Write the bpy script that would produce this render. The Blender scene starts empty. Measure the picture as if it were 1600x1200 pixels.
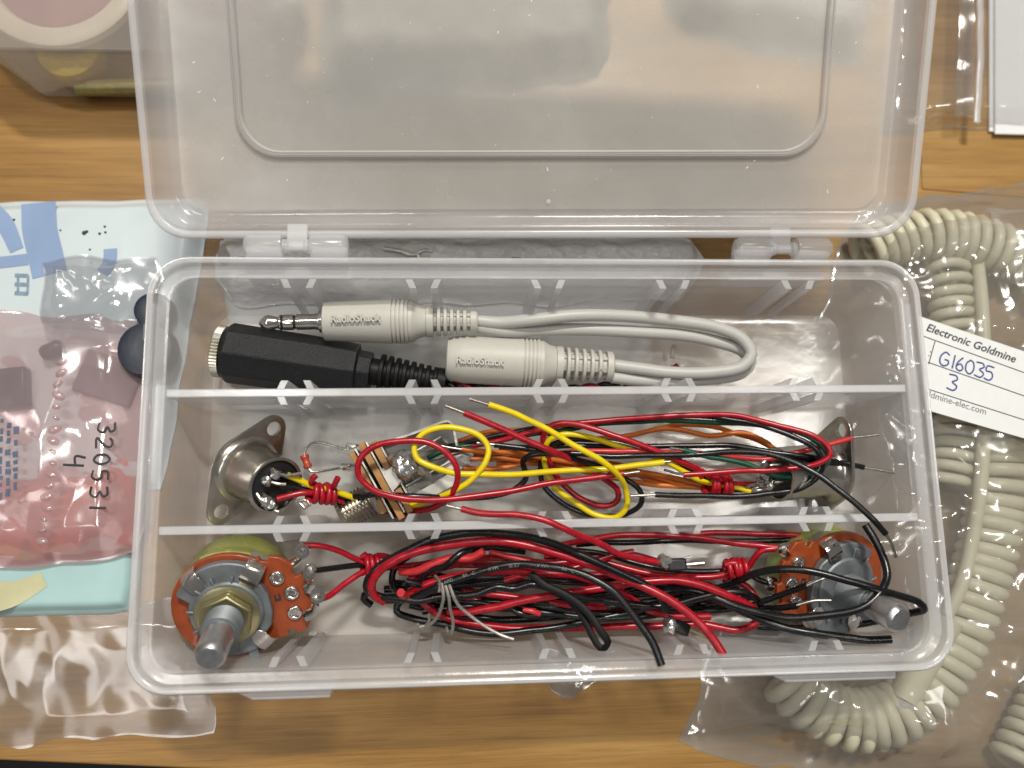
import bpy, math, random
from mathutils import Vector, Matrix, noise
from math import sin, cos, pi, radians as R
random.seed(7)
S = 0.001                                   # all lengths below are millimetres
sc = bpy.context.scene
C = sc.collection

# ------------------------------------------------------------------ camera
F = 1216.6
cd = bpy.data.cameras.new('camera'); cam = bpy.data.objects.new('camera', cd); C.objects.link(cam)
CP = Vector((-18.646, 29.8, 184.218))
cam.location = CP * S; cam.rotation_euler = (R(9.0649), R(-3.8010), R(-.9687))
cd.sensor_width = 36; cd.lens = 36 * F / 1600; cd.clip_start = .005; cd.clip_end = 50
sc.camera = cam
cd.dof.use_dof = True; cd.dof.focus_distance = .169; cd.dof.aperture_fstop = 10
CR = cam.rotation_euler.to_matrix()
# ------------------------------------------------------------------ world and lamps
w = bpy.data.worlds.new('World'); sc.world = w; w.use_nodes = True
bg = w.node_tree.nodes['Background']; bg.inputs[0].default_value = (1, .985, .95, 1); bg.inputs[1].default_value = .14
def area(name, loc, target, sx, sy, energy, col):
    l = bpy.data.lights.new(name, 'AREA'); l.shape = 'RECTANGLE'; l.size = sx; l.size_y = sy; l.energy = energy; l.color = col
    o = bpy.data.objects.new(name, l); C.objects.link(o); o.location = loc
    o.rotation_euler = (Vector(target) - Vector(loc)).to_track_quat('-Z', 'Y').to_euler(); return o
area('key_and_glint_lamp', (.12, .78, 1.30), (0, .03, 0), .22, .06, 18, (1, .955, .87))
area('key_and_glint_lamp', (-.42, .30, 1.32), (0, .03, 0), .04, .30, 2.4, (1, .965, .90))  # narrow side strip, added only to give more crisp glints
area('key_and_glint_lamp', (.50, .12, 1.32), (0, .03, 0), .04, .30, 2.4, (1, .965, .90))  # opposite side strip, likewise added for its glints
area('fill_panel', (-.75, -.35, 1.5), (0, .03, 0), .9, .25, 2.8, (1, .98, .95))  # wide soft fill light added overhead, not a fitting of the room
sc.view_settings.view_transform = 'Standard'; sc.view_settings.look = 'None'; sc.view_settings.exposure = .1; sc.view_settings.gamma = 1
sc.view_settings.use_curve_mapping = False
cy = sc.cycles
cy.transparent_max_bounces = 40; cy.max_bounces = 14; cy.transmission_bounces = 10; cy.caustics_reflective = False; cy.caustics_refractive = False
cy.use_denoising = True; cy.sample_clamp_indirect = 6; cy.blur_glossy = .5
sc.render.film_transparent = False

# ------------------------------------------------------------------ helpers
def at(px, py, z):
    "photo pixel (1600x1200) -> world point on the level z"
    d = CR @ Vector(((px - 800) / F, -(py - 600) / F, -1)); t = (z - CP.z) / d.z
    return CP + d * t
def atd(px, py, depth):
    return CP + CR @ (Vector(((px - 800) / F, -(py - 600) / F, -1)) * depth)
def PT(l): return [at(*q) for q in l]
def frame(o, z, xh):
    z = Vector(z).normalized(); x = Vector(xh); x = (x - z * x.dot(z)).normalized(); y = z.cross(x)
    return Matrix(((x.x, y.x, z.x, o[0]), (x.y, y.y, z.y, o[1]), (x.z, y.z, z.z, o[2]), (0, 0, 0, 1)))
def T(x, y, z): return Matrix.Translation((x, y, z))
WL = {}
class B:
    def __init__(s): s.v = []; s.f = []
    def add(s, vs, fs, M=None):
        n = len(s.v)
        s.v += [(M @ Vector(q)) if M is not None else Vector(q) for q in vs]; s.f += [tuple(i + n for i in f) for f in fs]; return s
    def box(s, x0, x1, y0, y1, z0, z1, M=None):
        vs = [(x, y, z) for z in (z0, z1) for y in (y0, y1) for x in (x0, x1)]
        return s.add(vs, [(0, 2, 3, 1), (4, 5, 7, 6), (0, 1, 5, 4), (2, 6, 7, 3), (0, 4, 6, 2), (1, 3, 7, 5)], M)
    def prism(s, poly, z0, z1, M=None):
        n = len(poly); vs = [(x, y, z0) for x, y in poly] + [(x, y, z1) for x, y in poly]
        fs = [tuple(range(n - 1, -1, -1)), tuple(range(n, 2 * n))] + [(i, (i + 1) % n, (i + 1) % n + n, i + n) for i in range(n)]
        return s.add(vs, fs, M)
    def lathe(s, prof, M=None, n=40, closed=False):
        "prof: list of (r, z)"
        vs = []; fs = []
        for r, z in prof:
            for i in range(n): a = 2 * pi * i / n; vs.append((r * cos(a), r * sin(a), z))
        m = len(prof)
        for k in range(m if closed else m - 1):
            k2 = (k + 1) % m
            for i in range(n): j = (i + 1) % n; fs.append((k * n + i, k * n + j, k2 * n + j, k2 * n + i))
        if not closed:
            fs.append(tuple(range(n - 1, -1, -1))); fs.append(tuple(range((m - 1) * n, m * n)))
        return s.add(vs, fs, M)
    def rings(s, rs, M=None, close=(True, True)):
        n = len(rs[0]); vs = [q for r in rs for q in r]; fs = []
        for k in range(len(rs) - 1):
            for i in range(n): j = (i + 1) % n; fs.append((k * n + i, k * n + j, (k + 1) * n + j, (k + 1) * n + i))
        if close[0]: fs.append(tuple(range(n - 1, -1, -1)))
        if close[1]: fs.append(tuple(range((len(rs) - 1) * n, len(rs) * n)))
        return s.add(vs, fs, M)
    def tube(s, pts, r, n=12, smooth=True, closed=False, step=.8, M=None, flat=1, rfun=None):
        P = spline(pts, step, closed) if smooth else [Vector(q) for q in pts]
        m = len(P); up = Vector((0, 0, 1)); rs = []
        t0 = None
        for i, q in enumerate(P):
            a = P[(i - 1) % m] if (closed or i) else P[i]; b = P[(i + 1) % m] if (closed or i < m - 1) else P[i]
            t = (b - a)
            t = t.normalized() if t.length > 1e-9 else Vector((1, 0, 0))
            if t0 is None:
                x = t.cross(up)
                if x.length < .05: x = t.cross(Vector((1, 0, 0)))
                x.normalize()
            else:
                x = (x - t * x.dot(t)); x = x.normalized() if x.length > 1e-6 else t.orthogonal().normalized()
            t0 = t; y = t.cross(x); rr = r if rfun is None else r * rfun(i / max(1, m - 1))
            rs.append([q + x * (rr * cos(2 * pi * k / n)) + y * (rr * flat * sin(2 * pi * k / n)) for k in range(n)])
        if closed: rs.append(rs[0])
        return s.rings(rs, M, (not closed, not closed))
    def build(s, name, mat, parent=None, sharp=35, bevel=0, sub=0):
        if name in ('solder_joint', 'solder_ball'):
            c = sum(s.v, Vector()) / len(s.v); s.v = [c + (q - c) * (1 + .42 * noise.noise(q * .9) + .25 * noise.noise(q * 2.3 + Vector((5, 2, 1)))) for q in s.v]
        off = WL.get(parent.name, Vector((0, 0, 0))) if parent is not None else Vector((0, 0, 0))
        if parent is None:
            xs = [q.x for q in s.v]; ys = [q.y for q in s.v]; zs = [q.z for q in s.v]
            off = Vector(((min(xs) + max(xs)) / 2, (min(ys) + max(ys)) / 2, min(zs)))
        me = bpy.data.meshes.new(name); me.from_pydata([((q - off) * S) for q in s.v], [], s.f)
        me.validate(); me.materials.append(mat)
        o = bpy.data.objects.new(name, me); C.objects.link(o)
        import bmesh
        bm = bmesh.new(); bm.from_mesh(me); bmesh.ops.recalc_face_normals(bm, faces=bm.faces); bm.to_mesh(me); bm.free()
        me.shade_smooth(); me.set_sharp_from_angle(angle=R(sharp))
        if parent is not None: o.parent = parent
        else: o.location = off * S
        WL[o.name] = off
        if bevel:
            b = o.modifiers.new('bevel', 'BEVEL'); b.width = bevel * S; b.segments = 2; b.limit_method = 'ANGLE'; b.angle_limit = R(40); b.harden_normals = False
        return o
def spline(pts, step=.8, closed=False):
    P = [Vector(q) for q in pts]; n = len(P); out = []
    for i in range(n if closed else n - 1):
        p1 = P[i]; p2 = P[(i + 1) % n]
        p0 = P[(i - 1) % n] if (closed or i) else p1 * 2 - p2
        p3 = P[(i + 2) % n] if (closed or i + 2 < n) else p2 * 2 - p1
        # centripetal Catmull-Rom
        t1 = max(1e-4, (p1 - p0).length ** .5); t2 = t1 + max(1e-4, (p2 - p1).length ** .5); t3 = t2 + max(1e-4, (p3 - p2).length ** .5)
        k = max(1, int((p2 - p1).length / step))
        for j in range(k):
            t = t1 + (t2 - t1) * j / k
            A1 = p0 * ((t1 - t) / t1) + p1 * (t / t1); A2 = p1 * ((t2 - t) / (t2 - t1)) + p2 * ((t - t1) / (t2 - t1)); A3 = p2 * ((t3 - t) / (t3 - t2)) + p3 * ((t - t2) / (t3 - t2))
            B1 = A1 * ((t2 - t) / t2) + A2 * (t / t2); B2 = A2 * ((t3 - t) / (t3 - t1)) + A3 * ((t - t1) / (t3 - t1))
            out.append(B1 * ((t2 - t) / (t2 - t1)) + B2 * ((t - t1) / (t2 - t1)))
    if not closed: out.append(P[-1])
    return out
def helix(p0, p1, rad, turns, n=16, ph=0, grow=0):
    p0 = Vector(p0); p1 = Vector(p1); t = (p1 - p0).normalized(); x = t.cross(Vector((0, 0, 1))).normalized(); y = t.cross(x)
    N = int(turns * n)
    out = []
    for i in range(N + 1):
        f = i / N; a = ph + 2 * pi * i / n; jn = noise.noise(Vector((p0.x * .7, i / n * .9, 4))); jr = noise.noise(Vector((p0.y * .7, i / n * 1.7, 8)))
        q = p0.lerp(p1, min(1, max(0, f + .09 * jn * sin(pi * f) * 2)))
        out.append(q + (x * cos(a) + y * sin(a)) * (rad * (1 + .28 * jr)))
    return out
def rrect(cx, cy_, hx, hy, rad, z, n=8):
    rad = max(.05, min(rad, hx, hy)); out = []
    for sx, sy, a0 in ((1, 1, 0), (-1, 1, 90), (-1, -1, 180), (1, -1, 270)):
        for i in range(n + 1):
            a = R(a0 + 90 * i / n); out.append(Vector((cx + sx * (hx - rad) + rad * cos(a), cy_ + sy * (hy - rad) + rad * sin(a), z)))
    return out
def tag(o, label=None, cat=None, group=None, kind=None):
    if label: o['label'] = label
    if cat: o['category'] = cat
    if group: o['group'] = group
    if kind: o['kind'] = kind
    return o
def thing(name, loc, label, cat, group=None):
    o = bpy.data.objects.new(name, None); C.objects.link(o); o.empty_display_size = .01; o.location = Vector(loc) * S
    WL[o.name] = Vector(loc); return tag(o, label, cat, group)
def text_b(body, size, M, extrude=.05, shear=0, bold=0, align='LEFT', sx=1, spacing=1):
    cu = bpy.data.curves.new('t', 'FONT'); cu.body = body; cu.size = size; cu.extrude = extrude; cu.shear = shear; cu.offset = bold; cu.align_x = align; cu.space_character = spacing
    cu.resolution_u = 3
    o = bpy.data.objects.new('t', cu); C.objects.link(o); bpy.context.view_layer.update()
    me = bpy.data.meshes.new_from_object(o.evaluated_get(bpy.context.evaluated_depsgraph_get()))
    b = B(); b.add([(v.co.x * sx, v.co.y, v.co.z) for v in me.vertices], [tuple(p.vertices) for p in me.polygons], M)
    bpy.data.objects.remove(o); bpy.data.curves.remove(cu); bpy.data.meshes.remove(me); return b

# ------------------------------------------------------------------ materials
def newmat(name):
    m = bpy.data.materials.new(name); m.use_nodes = True; nt = m.node_tree; p = nt.nodes['Principled BSDF']; return m, nt, p
def tex(nt, scale, detail=3, coord='Object', vec=(1, 1, 1), rough=.55, kind='NOISE'):
    tc = nt.nodes.new('ShaderNodeTexCoord'); mp = nt.nodes.new('ShaderNodeMapping'); mp.inputs['Scale'].default_value = vec
    nt.links.new(tc.outputs[coord], mp.inputs[0])
    n = nt.nodes.new('ShaderNodeTexNoise' if kind == 'NOISE' else 'ShaderNodeTexVoronoi'); n.inputs['Scale'].default_value = scale
    if kind == 'NOISE': n.inputs['Detail'].default_value = detail; n.inputs['Roughness'].default_value = rough
    nt.links.new(mp.outputs[0], n.inputs['Vector']); return n
def ramp(nt, src, stops):
    r = nt.nodes.new('ShaderNodeValToRGB'); e = r.color_ramp.elements
    while len(e) < len(stops): e.new(.5)
    for k, (p, c) in enumerate(stops): e[k].position = p; e[k].color = (*c, 1) if len(c) == 3 else c
    nt.links.new(src, r.inputs[0]); return r
def bump(nt, src, strength, dist, target):
    b = nt.nodes.new('ShaderNodeBump'); b.inputs['Strength'].default_value = strength; b.inputs['Distance'].default_value = dist
    nt.links.new(src, b.inputs['Height'])
    for t in (target if isinstance(target, list) else [target]): nt.links.new(b.outputs[0], t)
    return b
def plain(name, col, rough=.45, metal=0, nscale=900, var=.25, bmp=.15, coat=0, col2=None):
    m, nt, p = newmat(name)
    n = tex(nt, nscale, 4); c2 = col2 or tuple(c * (1 - var) for c in col)
    r = ramp(nt, n.outputs['Fac'], [(.3, c2), (.65, col)]); nt.links.new(r.outputs[0], p.inputs['Base Color'])
    p.inputs['Metallic'].default_value = metal
    q = nt.nodes.new('ShaderNodeMapRange'); q.inputs[3].default_value = max(.03, rough - .1); q.inputs[4].default_value = min(1, rough + .12)
    nt.links.new(n.outputs['Fac'], q.inputs[0]); nt.links.new(q.outputs[0], p.inputs['Roughness'])
    if coat: p.inputs['Coat Weight'].default_value = coat; p.inputs['Coat Roughness'].default_value = .12
    if bmp: bump(nt, n.outputs['Fac'], bmp, .0002, p.inputs['Normal'])
    return m
def film(name, tr, det=4,  col=(.85, .86, .88), tint=(.97, .97, .98), gl=.12, rough=.15, bscale=60, bstr=.0, bdist=.001, translucent=.5, var=.0, fres=1.35, wave=None):
    "thin milky plastic: lets part of what lies behind through, scatters the rest, with a gloss on top"
    m = bpy.data.materials.new(name); m.use_nodes = True; nt = m.node_tree; nt.nodes.remove(nt.nodes['Principled BSDF'])
    out = nt.nodes['Material Output']; N = nt.nodes.new; L = nt.links.new
    t = N('ShaderNodeBsdfTransparent'); t.inputs[0].default_value = (*tint, 1)
    d = N('ShaderNodeBsdfDiffuse'); d.inputs[0].default_value = (*col, 1)
    s = N('ShaderNodeBsdfTranslucent'); s.inputs[0].default_value = (*col, 1)
    g = N('ShaderNodeBsdfGlossy'); g.inputs['Roughness'].default_value = rough
    m1 = N('ShaderNodeMixShader'); m1.inputs[0].default_value = translucent; L(d.outputs[0], m1.inputs[1]); L(s.outputs[0], m1.inputs[2])
    m2 = N('ShaderNodeMixShader'); m2.inputs[0].default_value = tr; L(m1.outputs[0], m2.inputs[1]); L(t.outputs[0], m2.inputs[2])
    if var:
        n0 = tex(nt, 45, 5); q = N('ShaderNodeMapRange'); q.inputs[1].default_value = .3; q.inputs[2].default_value = .7; q.inputs[3].default_value = tr + var; q.inputs[4].default_value = tr - var
        L(n0.outputs['Fac'], q.inputs[0]); L(q.outputs[0], m2.inputs[0])
    fr = N('ShaderNodeLayerWeight'); fr.inputs[0].default_value = .5
    pw = N('ShaderNodeMath'); pw.operation = 'POWER'; pw.inputs[1].default_value = 4; L(fr.outputs['Facing'], pw.inputs[0])
    ad = N('ShaderNodeMath'); ad.operation = 'MULTIPLY_ADD'; ad.inputs[1].default_value = fres - 1; ad.inputs[2].default_value = gl * .3; ad.use_clamp = True; L(pw.outputs[0], ad.inputs[0])
    m3 = N('ShaderNodeMixShader'); L(ad.outputs[0], m3.inputs[0]); L(m2.outputs[0], m3.inputs[1]); L(g.outputs[0], m3.inputs[2]); L(m3.outputs[0], out.inputs[0])
    nr_ = tex(nt, 70, 5); qr = N('ShaderNodeMapRange'); qr.inputs[1].default_value = .3; qr.inputs[2].default_value = .75; qr.inputs[3].default_value = rough * .7; qr.inputs[4].default_value = rough * 1.9; L(nr_.outputs['Fac'], qr.inputs[0]); L(qr.outputs[0], g.inputs['Roughness'])
    if bstr:
        n = tex(nt, bscale, det, rough=.5); b = bump(nt, n.outputs['Fac'], bstr, bdist, [g.inputs['Normal'], fr.inputs['Normal']])
        nt.links.new(b.outputs[0], d.inputs['Normal'])
    return m
PP = film('clear_polypropylene', .70, col=(.95, .95, .96), translucent=.4, rough=.14, bscale=240, bstr=.12, bdist=.0006, var=.05)
PPR = film('milky_polypropylene_edge', .66, col=(.97, .97, .98), translucent=.25, rough=.16, bscale=300, bstr=.1, bdist=.0005)
PPF = film('clear_polypropylene_floor', .58, col=(.97, .955, .91), translucent=.35, rough=.12, bscale=180, bstr=.1, bdist=.0006, var=.04)
RIB = film('milky_polypropylene_rib', .62, col=(.97, .97, .98), translucent=.5, rough=.16)
# the lid blurs what lies under it
def lid_mat():
    m = film('frosted_lid', .40, col=(.97, .95, .91), translucent=.2, rough=.2, bscale=200, bstr=.1, bdist=.0006, var=.06); nt = m.node_tree
    mixes = [n for n in nt.nodes if n.type == 'MIX_SHADER']; tr = [n for n in nt.nodes if n.type == 'BSDF_TRANSPARENT'][0]
    rf = nt.nodes.new('ShaderNodeBsdfRefraction'); rf.inputs['IOR'].default_value = 1.12; rf.inputs['Roughness'].default_value = .27; rf.inputs[0].default_value = (.97, .965, .96, 1)
    m2 = [n for n in mixes if n.inputs[2].links and n.inputs[2].links[0].from_node == tr][0]
    mx = nt.nodes.new('ShaderNodeMixShader'); mx.inputs[0].default_value = .45
    nt.links.new(m2.outputs[0], mx.inputs[1]); nt.links.new(rf.outputs[0], mx.inputs[2])
    m3 = [n for n in mixes if n.inputs[1].links and n.inputs[1].links[0].from_node == m2 and n != mx][0]
    nt.links.new(mx.outputs[0], m3.inputs[1]); return m
LIDM = lid_mat()
BAG = film('clear_bag_film', .78, det=2, col=(.84, .81, .73), rough=.10, bscale=42, bstr=.95, bdist=.006, gl=.5, fres=1.45)
BAGL = film('thin_clear_bag_film', .88, det=2, col=(.86, .78, .68), rough=.10, bscale=32, bstr=.6, bdist=.006, gl=.35, fres=1.4)
BAGZ = film('zip_bag_film', .88, det=1.5, col=(.85, .84, .82), rough=.08, bscale=35, bstr=.8, bdist=.006, gl=.5, fres=1.45)
PINK = film('pink_antistatic_film', .62, det=1.5, col=(.86, .70, .71), tint=(1, .90, .90), rough=.10, bscale=34, bstr=1.1, bdist=.006, gl=.5)
WHITEPE = film('white_poly_film', .3, col=(.8, .84, .86), rough=.2, bscale=60, bstr=.5, bdist=.003, gl=.15)
TUB = film('milky_tub', .62, col=(.86, .80, .74), tint=(.96, .95, .9), rough=.2, bscale=40, bstr=.2, bdist=.001)
RED = plain('red_pvc', (.41, .005, .017), .27, nscale=500, var=.3, bmp=.12)
REDL = plain('light_red_pvc', (.56, .03, .035), .32, nscale=500, var=.2)
YEL = plain('yellow_pvc', (.80, .62, .003), .3, nscale=500, var=.12)
BLK = plain('black_pvc', (.006, .006, .007), .26, nscale=500, var=.4)
GRN = plain('green_pvc', (.005, .09, .045), .32, nscale=500)
ORG = plain('orange_pvc', (.66, .16, .012), .34, nscale=500)
SLEEVE = plain('matt_black_sleeve', (.006, .006, .006), .5, nscale=900)
SLEEVE.node_tree.nodes['Principled BSDF'].inputs['Specular IOR Level'].default_value = .18
TIN = plain('tinned_copper', (.55, .52, .47), .30, 1, 1500, .35, .2)
WIRE_G = plain('grey_tie_wire', (.42, .40, .36), .38, .6, 1200, .3)
SOLDER = plain('solder', (.76, .75, .72), .22, .92, 420, .3, .9)
NICKEL = plain('aged_nickel', (.62, .58, .515), .22, 1, 160, .32, .06)
CHROME = plain('bright_nickel', (.80, .76, .71), .12, 1, 300, .2, .03)
ALU = plain('turned_aluminium', (.66, .66, .67), .33, 1, 700, .2, .1)
ZINC = plain('diecast_zinc', (.23, .25, .265), .48, .5, 260, .35, .4)
STEEL = plain('plated_steel_leaf', (.58, .56, .52), .36, .85, 200, .35, .06)
ZCH = plain('yellow_zinc_can', (.70, .69, .17), .25, .45, 60, .2, .05, col2=(.36, .46, .2))
BRASSN = plain('dull_brass_nut', (.46, .42, .24), .34, .9, 200, .25, .1)
PHEN = plain('rust_phenolic', (.34, .062, .013), .42, 0, 300, .3, .1, coat=.3)
WAFER = plain('tan_phenolic', (.42, .20, .055), .55, 0, 350, .35, .3)
BAKE = plain('black_bakelite', (.012, .012, .013), .4)
GREYP = plain('grey_pvc_moulding', (.50, .485, .44), .46, 0, 1600, .05, .05)
GREYC = plain('grey_cable_jacket', (.47, .465, .44), .42, 0, 1600, .05, .03)
BLKP = plain('textured_black_moulding', (.011, .012, .014), .40, 0, 3600, .5, 1.0)
WHITEP = plain('white_paper', (.76, .77, .77), .7, 0, 400, .04, .1)
INK = plain('black_ink', (.03, .03, .035), .6)
GINK = plain('grey_ink', (.18, .18, .19), .6)
BINK = plain('blue_pen_ink', (.03, .05, .26), .5)
BLUEP = plain('blue_print', (.25, .35, .55), .5, 0, 80, .12)
TEAL = plain('turquoise_card', (.40, .60, .60), .5, 0, 60, .15)
YCARD = plain('yellow_print', (.62, .60, .36), .6, 0, 60, .25)
CORD = plain('beige_cord', (.62, .59, .44), .42, 0, 500, .06, .03)
KNOB = plain('dark_knob', (.02, .028, .045), .35)
REDR = plain('red_resistor_body', (.5, .07, .035), .3)
WIREPRINT = plain('pale_wire_print', (.20, .20, .20), .5)
MAGENTA = plain('mauve_disc', (.30, .15, .19), .45, 0, 60, .3)
CREAM = plain('cream_ring', (.60, .55, .50), .3, 0, 60, .1, .02)
YOBJ = plain('yellow_part', (.60, .44, .04), .5)
DGREY = plain('dark_grey_part', (.09, .10, .10), .5, 0, 60, .4)
BLKP.node_tree.nodes['Principled BSDF'].inputs['Specular IOR Level'].default_value = .35
def wood():
    m, nt, p = newmat('pine_boards'); L = nt.links.new; N = nt.nodes.new
    n1 = tex(nt, 9, 6, vec=(1.0, 9, 1), rough=.6); n2 = tex(nt, 60, 8, vec=(.5, 14, 1), rough=.7); n3 = tex(nt, 4, 2, vec=(1, 1.6, 1))
    r1 = ramp(nt, n1.outputs['Fac'], [(.28, (.20, .095, .018)), (.5, (.345, .186, .042)), (.72, (.47, .285, .088))])
    r2 = ramp(nt, n2.outputs['Fac'], [(.32, (.72, .66, .58)), (.5, (.97, .96, .95)), (.7, (1.06, 1.05, 1.03))])
    mx = N('ShaderNodeMix'); mx.data_type = 'RGBA'; mx.blend_type = 'MULTIPLY'; mx.inputs[0].default_value = .9
    L(r1.outputs[0], mx.inputs[6]); L(r2.outputs[0], mx.inputs[7])
    r3 = ramp(nt, n3.outputs['Fac'], [(.35, (.78, .72, .66)), (.6, (1, 1, 1))])
    my = N('ShaderNodeMix'); my.data_type = 'RGBA'; my.blend_type = 'MULTIPLY'; my.inputs[0].default_value = .6
    L(mx.outputs[2], my.inputs[6]); L(r3.outputs[0], my.inputs[7]); L(my.outputs[2], p.inputs['Base Color'])
    p.inputs['Roughness'].default_value = .42; p.inputs['Coat Weight'].default_value = .15; p.inputs['Coat Roughness'].default_value = .25
    n4 = tex(nt, 260, 6, vec=(.12, 6, 1), rough=.8); r4 = ramp(nt, n4.outputs['Fac'], [(.30, (.62, .52, .42)), (.42, (1, 1, 1))])
    mz = N('ShaderNodeMix'); mz.data_type = 'RGBA'; mz.blend_type = 'MULTIPLY'; mz.inputs[0].default_value = .7
    L(my.outputs[2], mz.inputs[6]); L(r4.outputs[0], mz.inputs[7]); L(mz.outputs[2], p.inputs['Base Color'])
    bump(nt, n2.outputs['Fac'], .3, .0006, p.inputs['Normal']); return m
WOOD = wood()
FLOORM = plain('dark_floor', (.03, .03, .035), .7)

# ------------------------------------------------------------------ the surface
TZ = -9.0
b = B(); fy = at(60, 1191, TZ).y
b.box(-700, 700, fy, 420, TZ - 18, TZ)
PV = at(60, 1191, TZ); b.v = [T(*PV) @ Matrix.Rotation(R(-4.6), 4, 'Z') @ T(*(-PV)) @ q for q in b.v]
o = b.build('table_top', WOOD, bevel=.5); tag(o, kind='structure')
b = B(); P_ = at(1440, 296, TZ); b.box(P_.x, 400, P_.y, 400, TZ - .5, TZ + .35); b.v = [T(*P_) @ Matrix.Rotation(R(-4), 4, 'Z') @ T(*(-P_)) @ q for q in b.v]; tag(b.build('board', WOOD, bevel=.2), kind='structure')
b = B(); b.box(-1500, 1500, -1500, 1500, -730, -720); tag(b.build('floor', FLOORM), kind='structure')

# ------------------------------------------------------------------ the compartment box
CYB = 38.95; HX = 82.5; HY = 43.45; RAD = 8.2
box = thing('storage_box', (0, CYB, -2.2), 'open translucent plastic parts box with three long compartments and frosted hinged lid', 'box')
def ring(i, z, extra=0): return rrect(0, CYB, HX - i, HY - i, RAD - i * .8, z)
prof_out = [(6.8, -2.0), (6.0, -1.6), (5.6, -.6), (2.6, 18.6), (.35, 18.9), (.1, 19.2), (0, 24.6), (.3, 25.1), (1.3, 25.1), (1.6, 24.8), (1.8, 23.4), (3.5, 23.0), (3.7, 23.45), (4.25, 23.45), (4.5, 22.9), (5.1, 3.0), (5.6, 1.2), (6.6, .3)]
body = B(); body.rings([ring(i, z) for i, z in prof_out], close=(False, False))
body = body.build('body', PP, box, sharp=50)
rimb = B(); rimb.rings([ring(i, z) for i, z in [(.06, 24.6), (.35, 25.2), (1.25, 25.2), (1.5, 24.85)]], close=(False, False)); rimb.build('rim_lip', PPR, box, sharp=60)
fl = B(); fl.rings([rrect(0, CYB, HX - 6.6, HY - 6.6, 4.5, .3), rrect(0, CYB, HX - 8.2, HY - 8.2, 3.6, 0)], close=(False, True))
fl.rings([rrect(0, CYB, HX - 6.8, HY - 6.8, 4.5, -2.0), rrect(0, CYB, HX - 8.4, HY - 8.4, 3.6, -2.2)], close=(False, True))
fl.build('floor_panel', PPF, box, sharp=40)
for sx in (-1, 1): pb = B(); pb.box(min(sx * 83.9, sx * 82.3), max(sx * 83.9, sx * 82.3), 1, 74, 17, 19.3); pb.build('side_grip', PPR, box, bevel=.6)
RX = [at(462 + (1259 - 462) * k / 4, 613 - k * .8, 23).x for k in range(5)]
def rib_poly(x, y, side, sy, L0=1.7, gap0=2.3, gap1=1.5, th=1.45):
    return [(x + side * gap0, y), (x + side * (gap0 + th), y), (x + side * (gap1 + th), y + sy * L0), (x + side * gap1, y + sy * L0)]
DY = [53.87, 26.34]
def rib(p_, parent, name, sy=0):
    rb = B(); rb.add([(q[0], q[1] + (0 if z > 10 else sy * 1.0), z) for z in (.3, 23.25) for q in p_], [(3, 2, 1, 0), (4, 5, 6, 7)] + [(i, (i + 1) % 4, (i + 1) % 4 + 4, i + 4) for i in range(4)])
    o = rb.build(name, RIB, parent, sharp=30); o.data.materials.append(PPR)
    for f in o.data.polygons:
        if f.center.z * 1000 + 2.2 > 23 : f.material_index = 1
    return o
for k, y in enumerate(DY):
    d = B(); d.box(-78.2, 78.2, y - .76, y + .76, .06, 23.05)
    o = d.build('divider', PP, box, bevel=.25)
    t = B(); t.box(-78.1, 78.1, y - .86, y + .86, 22.3, 23.3); t.build('divider_edge', PPR, o, bevel=.2)
    for x in RX:
        for side in (-1, 1):
            for sy in (-1, 1):
                p_ = rib_poly(x, y + sy * .82, side, sy)
                if side * sy < 0: p_ = p_[::-1]
                rib(p_, o, 'slot_rib')
for x in RX:
    for side in (-1, 1):
        for y, sy in ((-.1, 1), (78.0, -1)): rib(rib_poly(x, y, side, sy, L0=1.9), box, 'wall_rib', sy)
# hinges
hz = 22.6
for x0p, x1p in ((381, 545), (1146, 1298)):
    xa = at(x0p, 392, hz).x; xb = at(x1p, 392, hz).x; L = xb - xa
    hh = B()
    def capsule(x0, x1, r, y, z):
        M = frame((x0, y, z), (1, 0, 0), (0, 0, 1)); l = x1 - x0
        hh.lathe([(r * .45, 0), (r * .8, .35), (r, 1.3), (r, l - .6), (r * .96, l - .1), (r * .8, l)], M, 24)
    capsule(xa, xa + L * .37, 2.5, 85.4, hz); 
    M2 = frame((xb, 85.4, hz), (-1, 0, 0), (0, 0, 1)); l = L * .37; r = 2.5
    hh.lathe([(r * .45, 0), (r * .8, .35), (r, 1.3), (r, l - .6), (r * .96, l - .1), (r * .8, l)], M2, 24)
    hh.box(xa + .3, xa + L * .37, 82.2, 85.4, hz - 2.4, hz - .6); hh.box(xb - L * .37, xb - .3, 82.2, 85.4, hz - 2.4, hz - .6)
    hh.box(xa, xb, 79.5, 82.2, 13, 18.4)
    o = hh.build('hinge', PPR, box, sharp=45)
    q = B(); M = frame((xa + L * .37, 85.4, hz), (1, 0, 0), (0, 0, 1)); q.lathe([(1.5, 0), (1.5, L * .05), (1.0, L * .07), (1.0, L * .2), (1.5, L * .22), (1.5, L * .26)], M, 20); q.build('hinge_pin', PPR, o)
# latches
for x0p, x1p in ((368, 522), (1192, 1392)):
    xa = at(x0p, 1065, 20).x; xb = at(x1p, 1060, 20).x
    q = B(); q.prism([(xa, -4.4), (xb, -4.4), (xb - .3, -6.3), (xa + 4, -6.3)][::-1], 12, 22.5)
    q.box(xa + 5.5, xb - 3, -6.8, -6.3, 14, 20.5)
    q.build('latch', PPR, box, bevel=.35)
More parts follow.
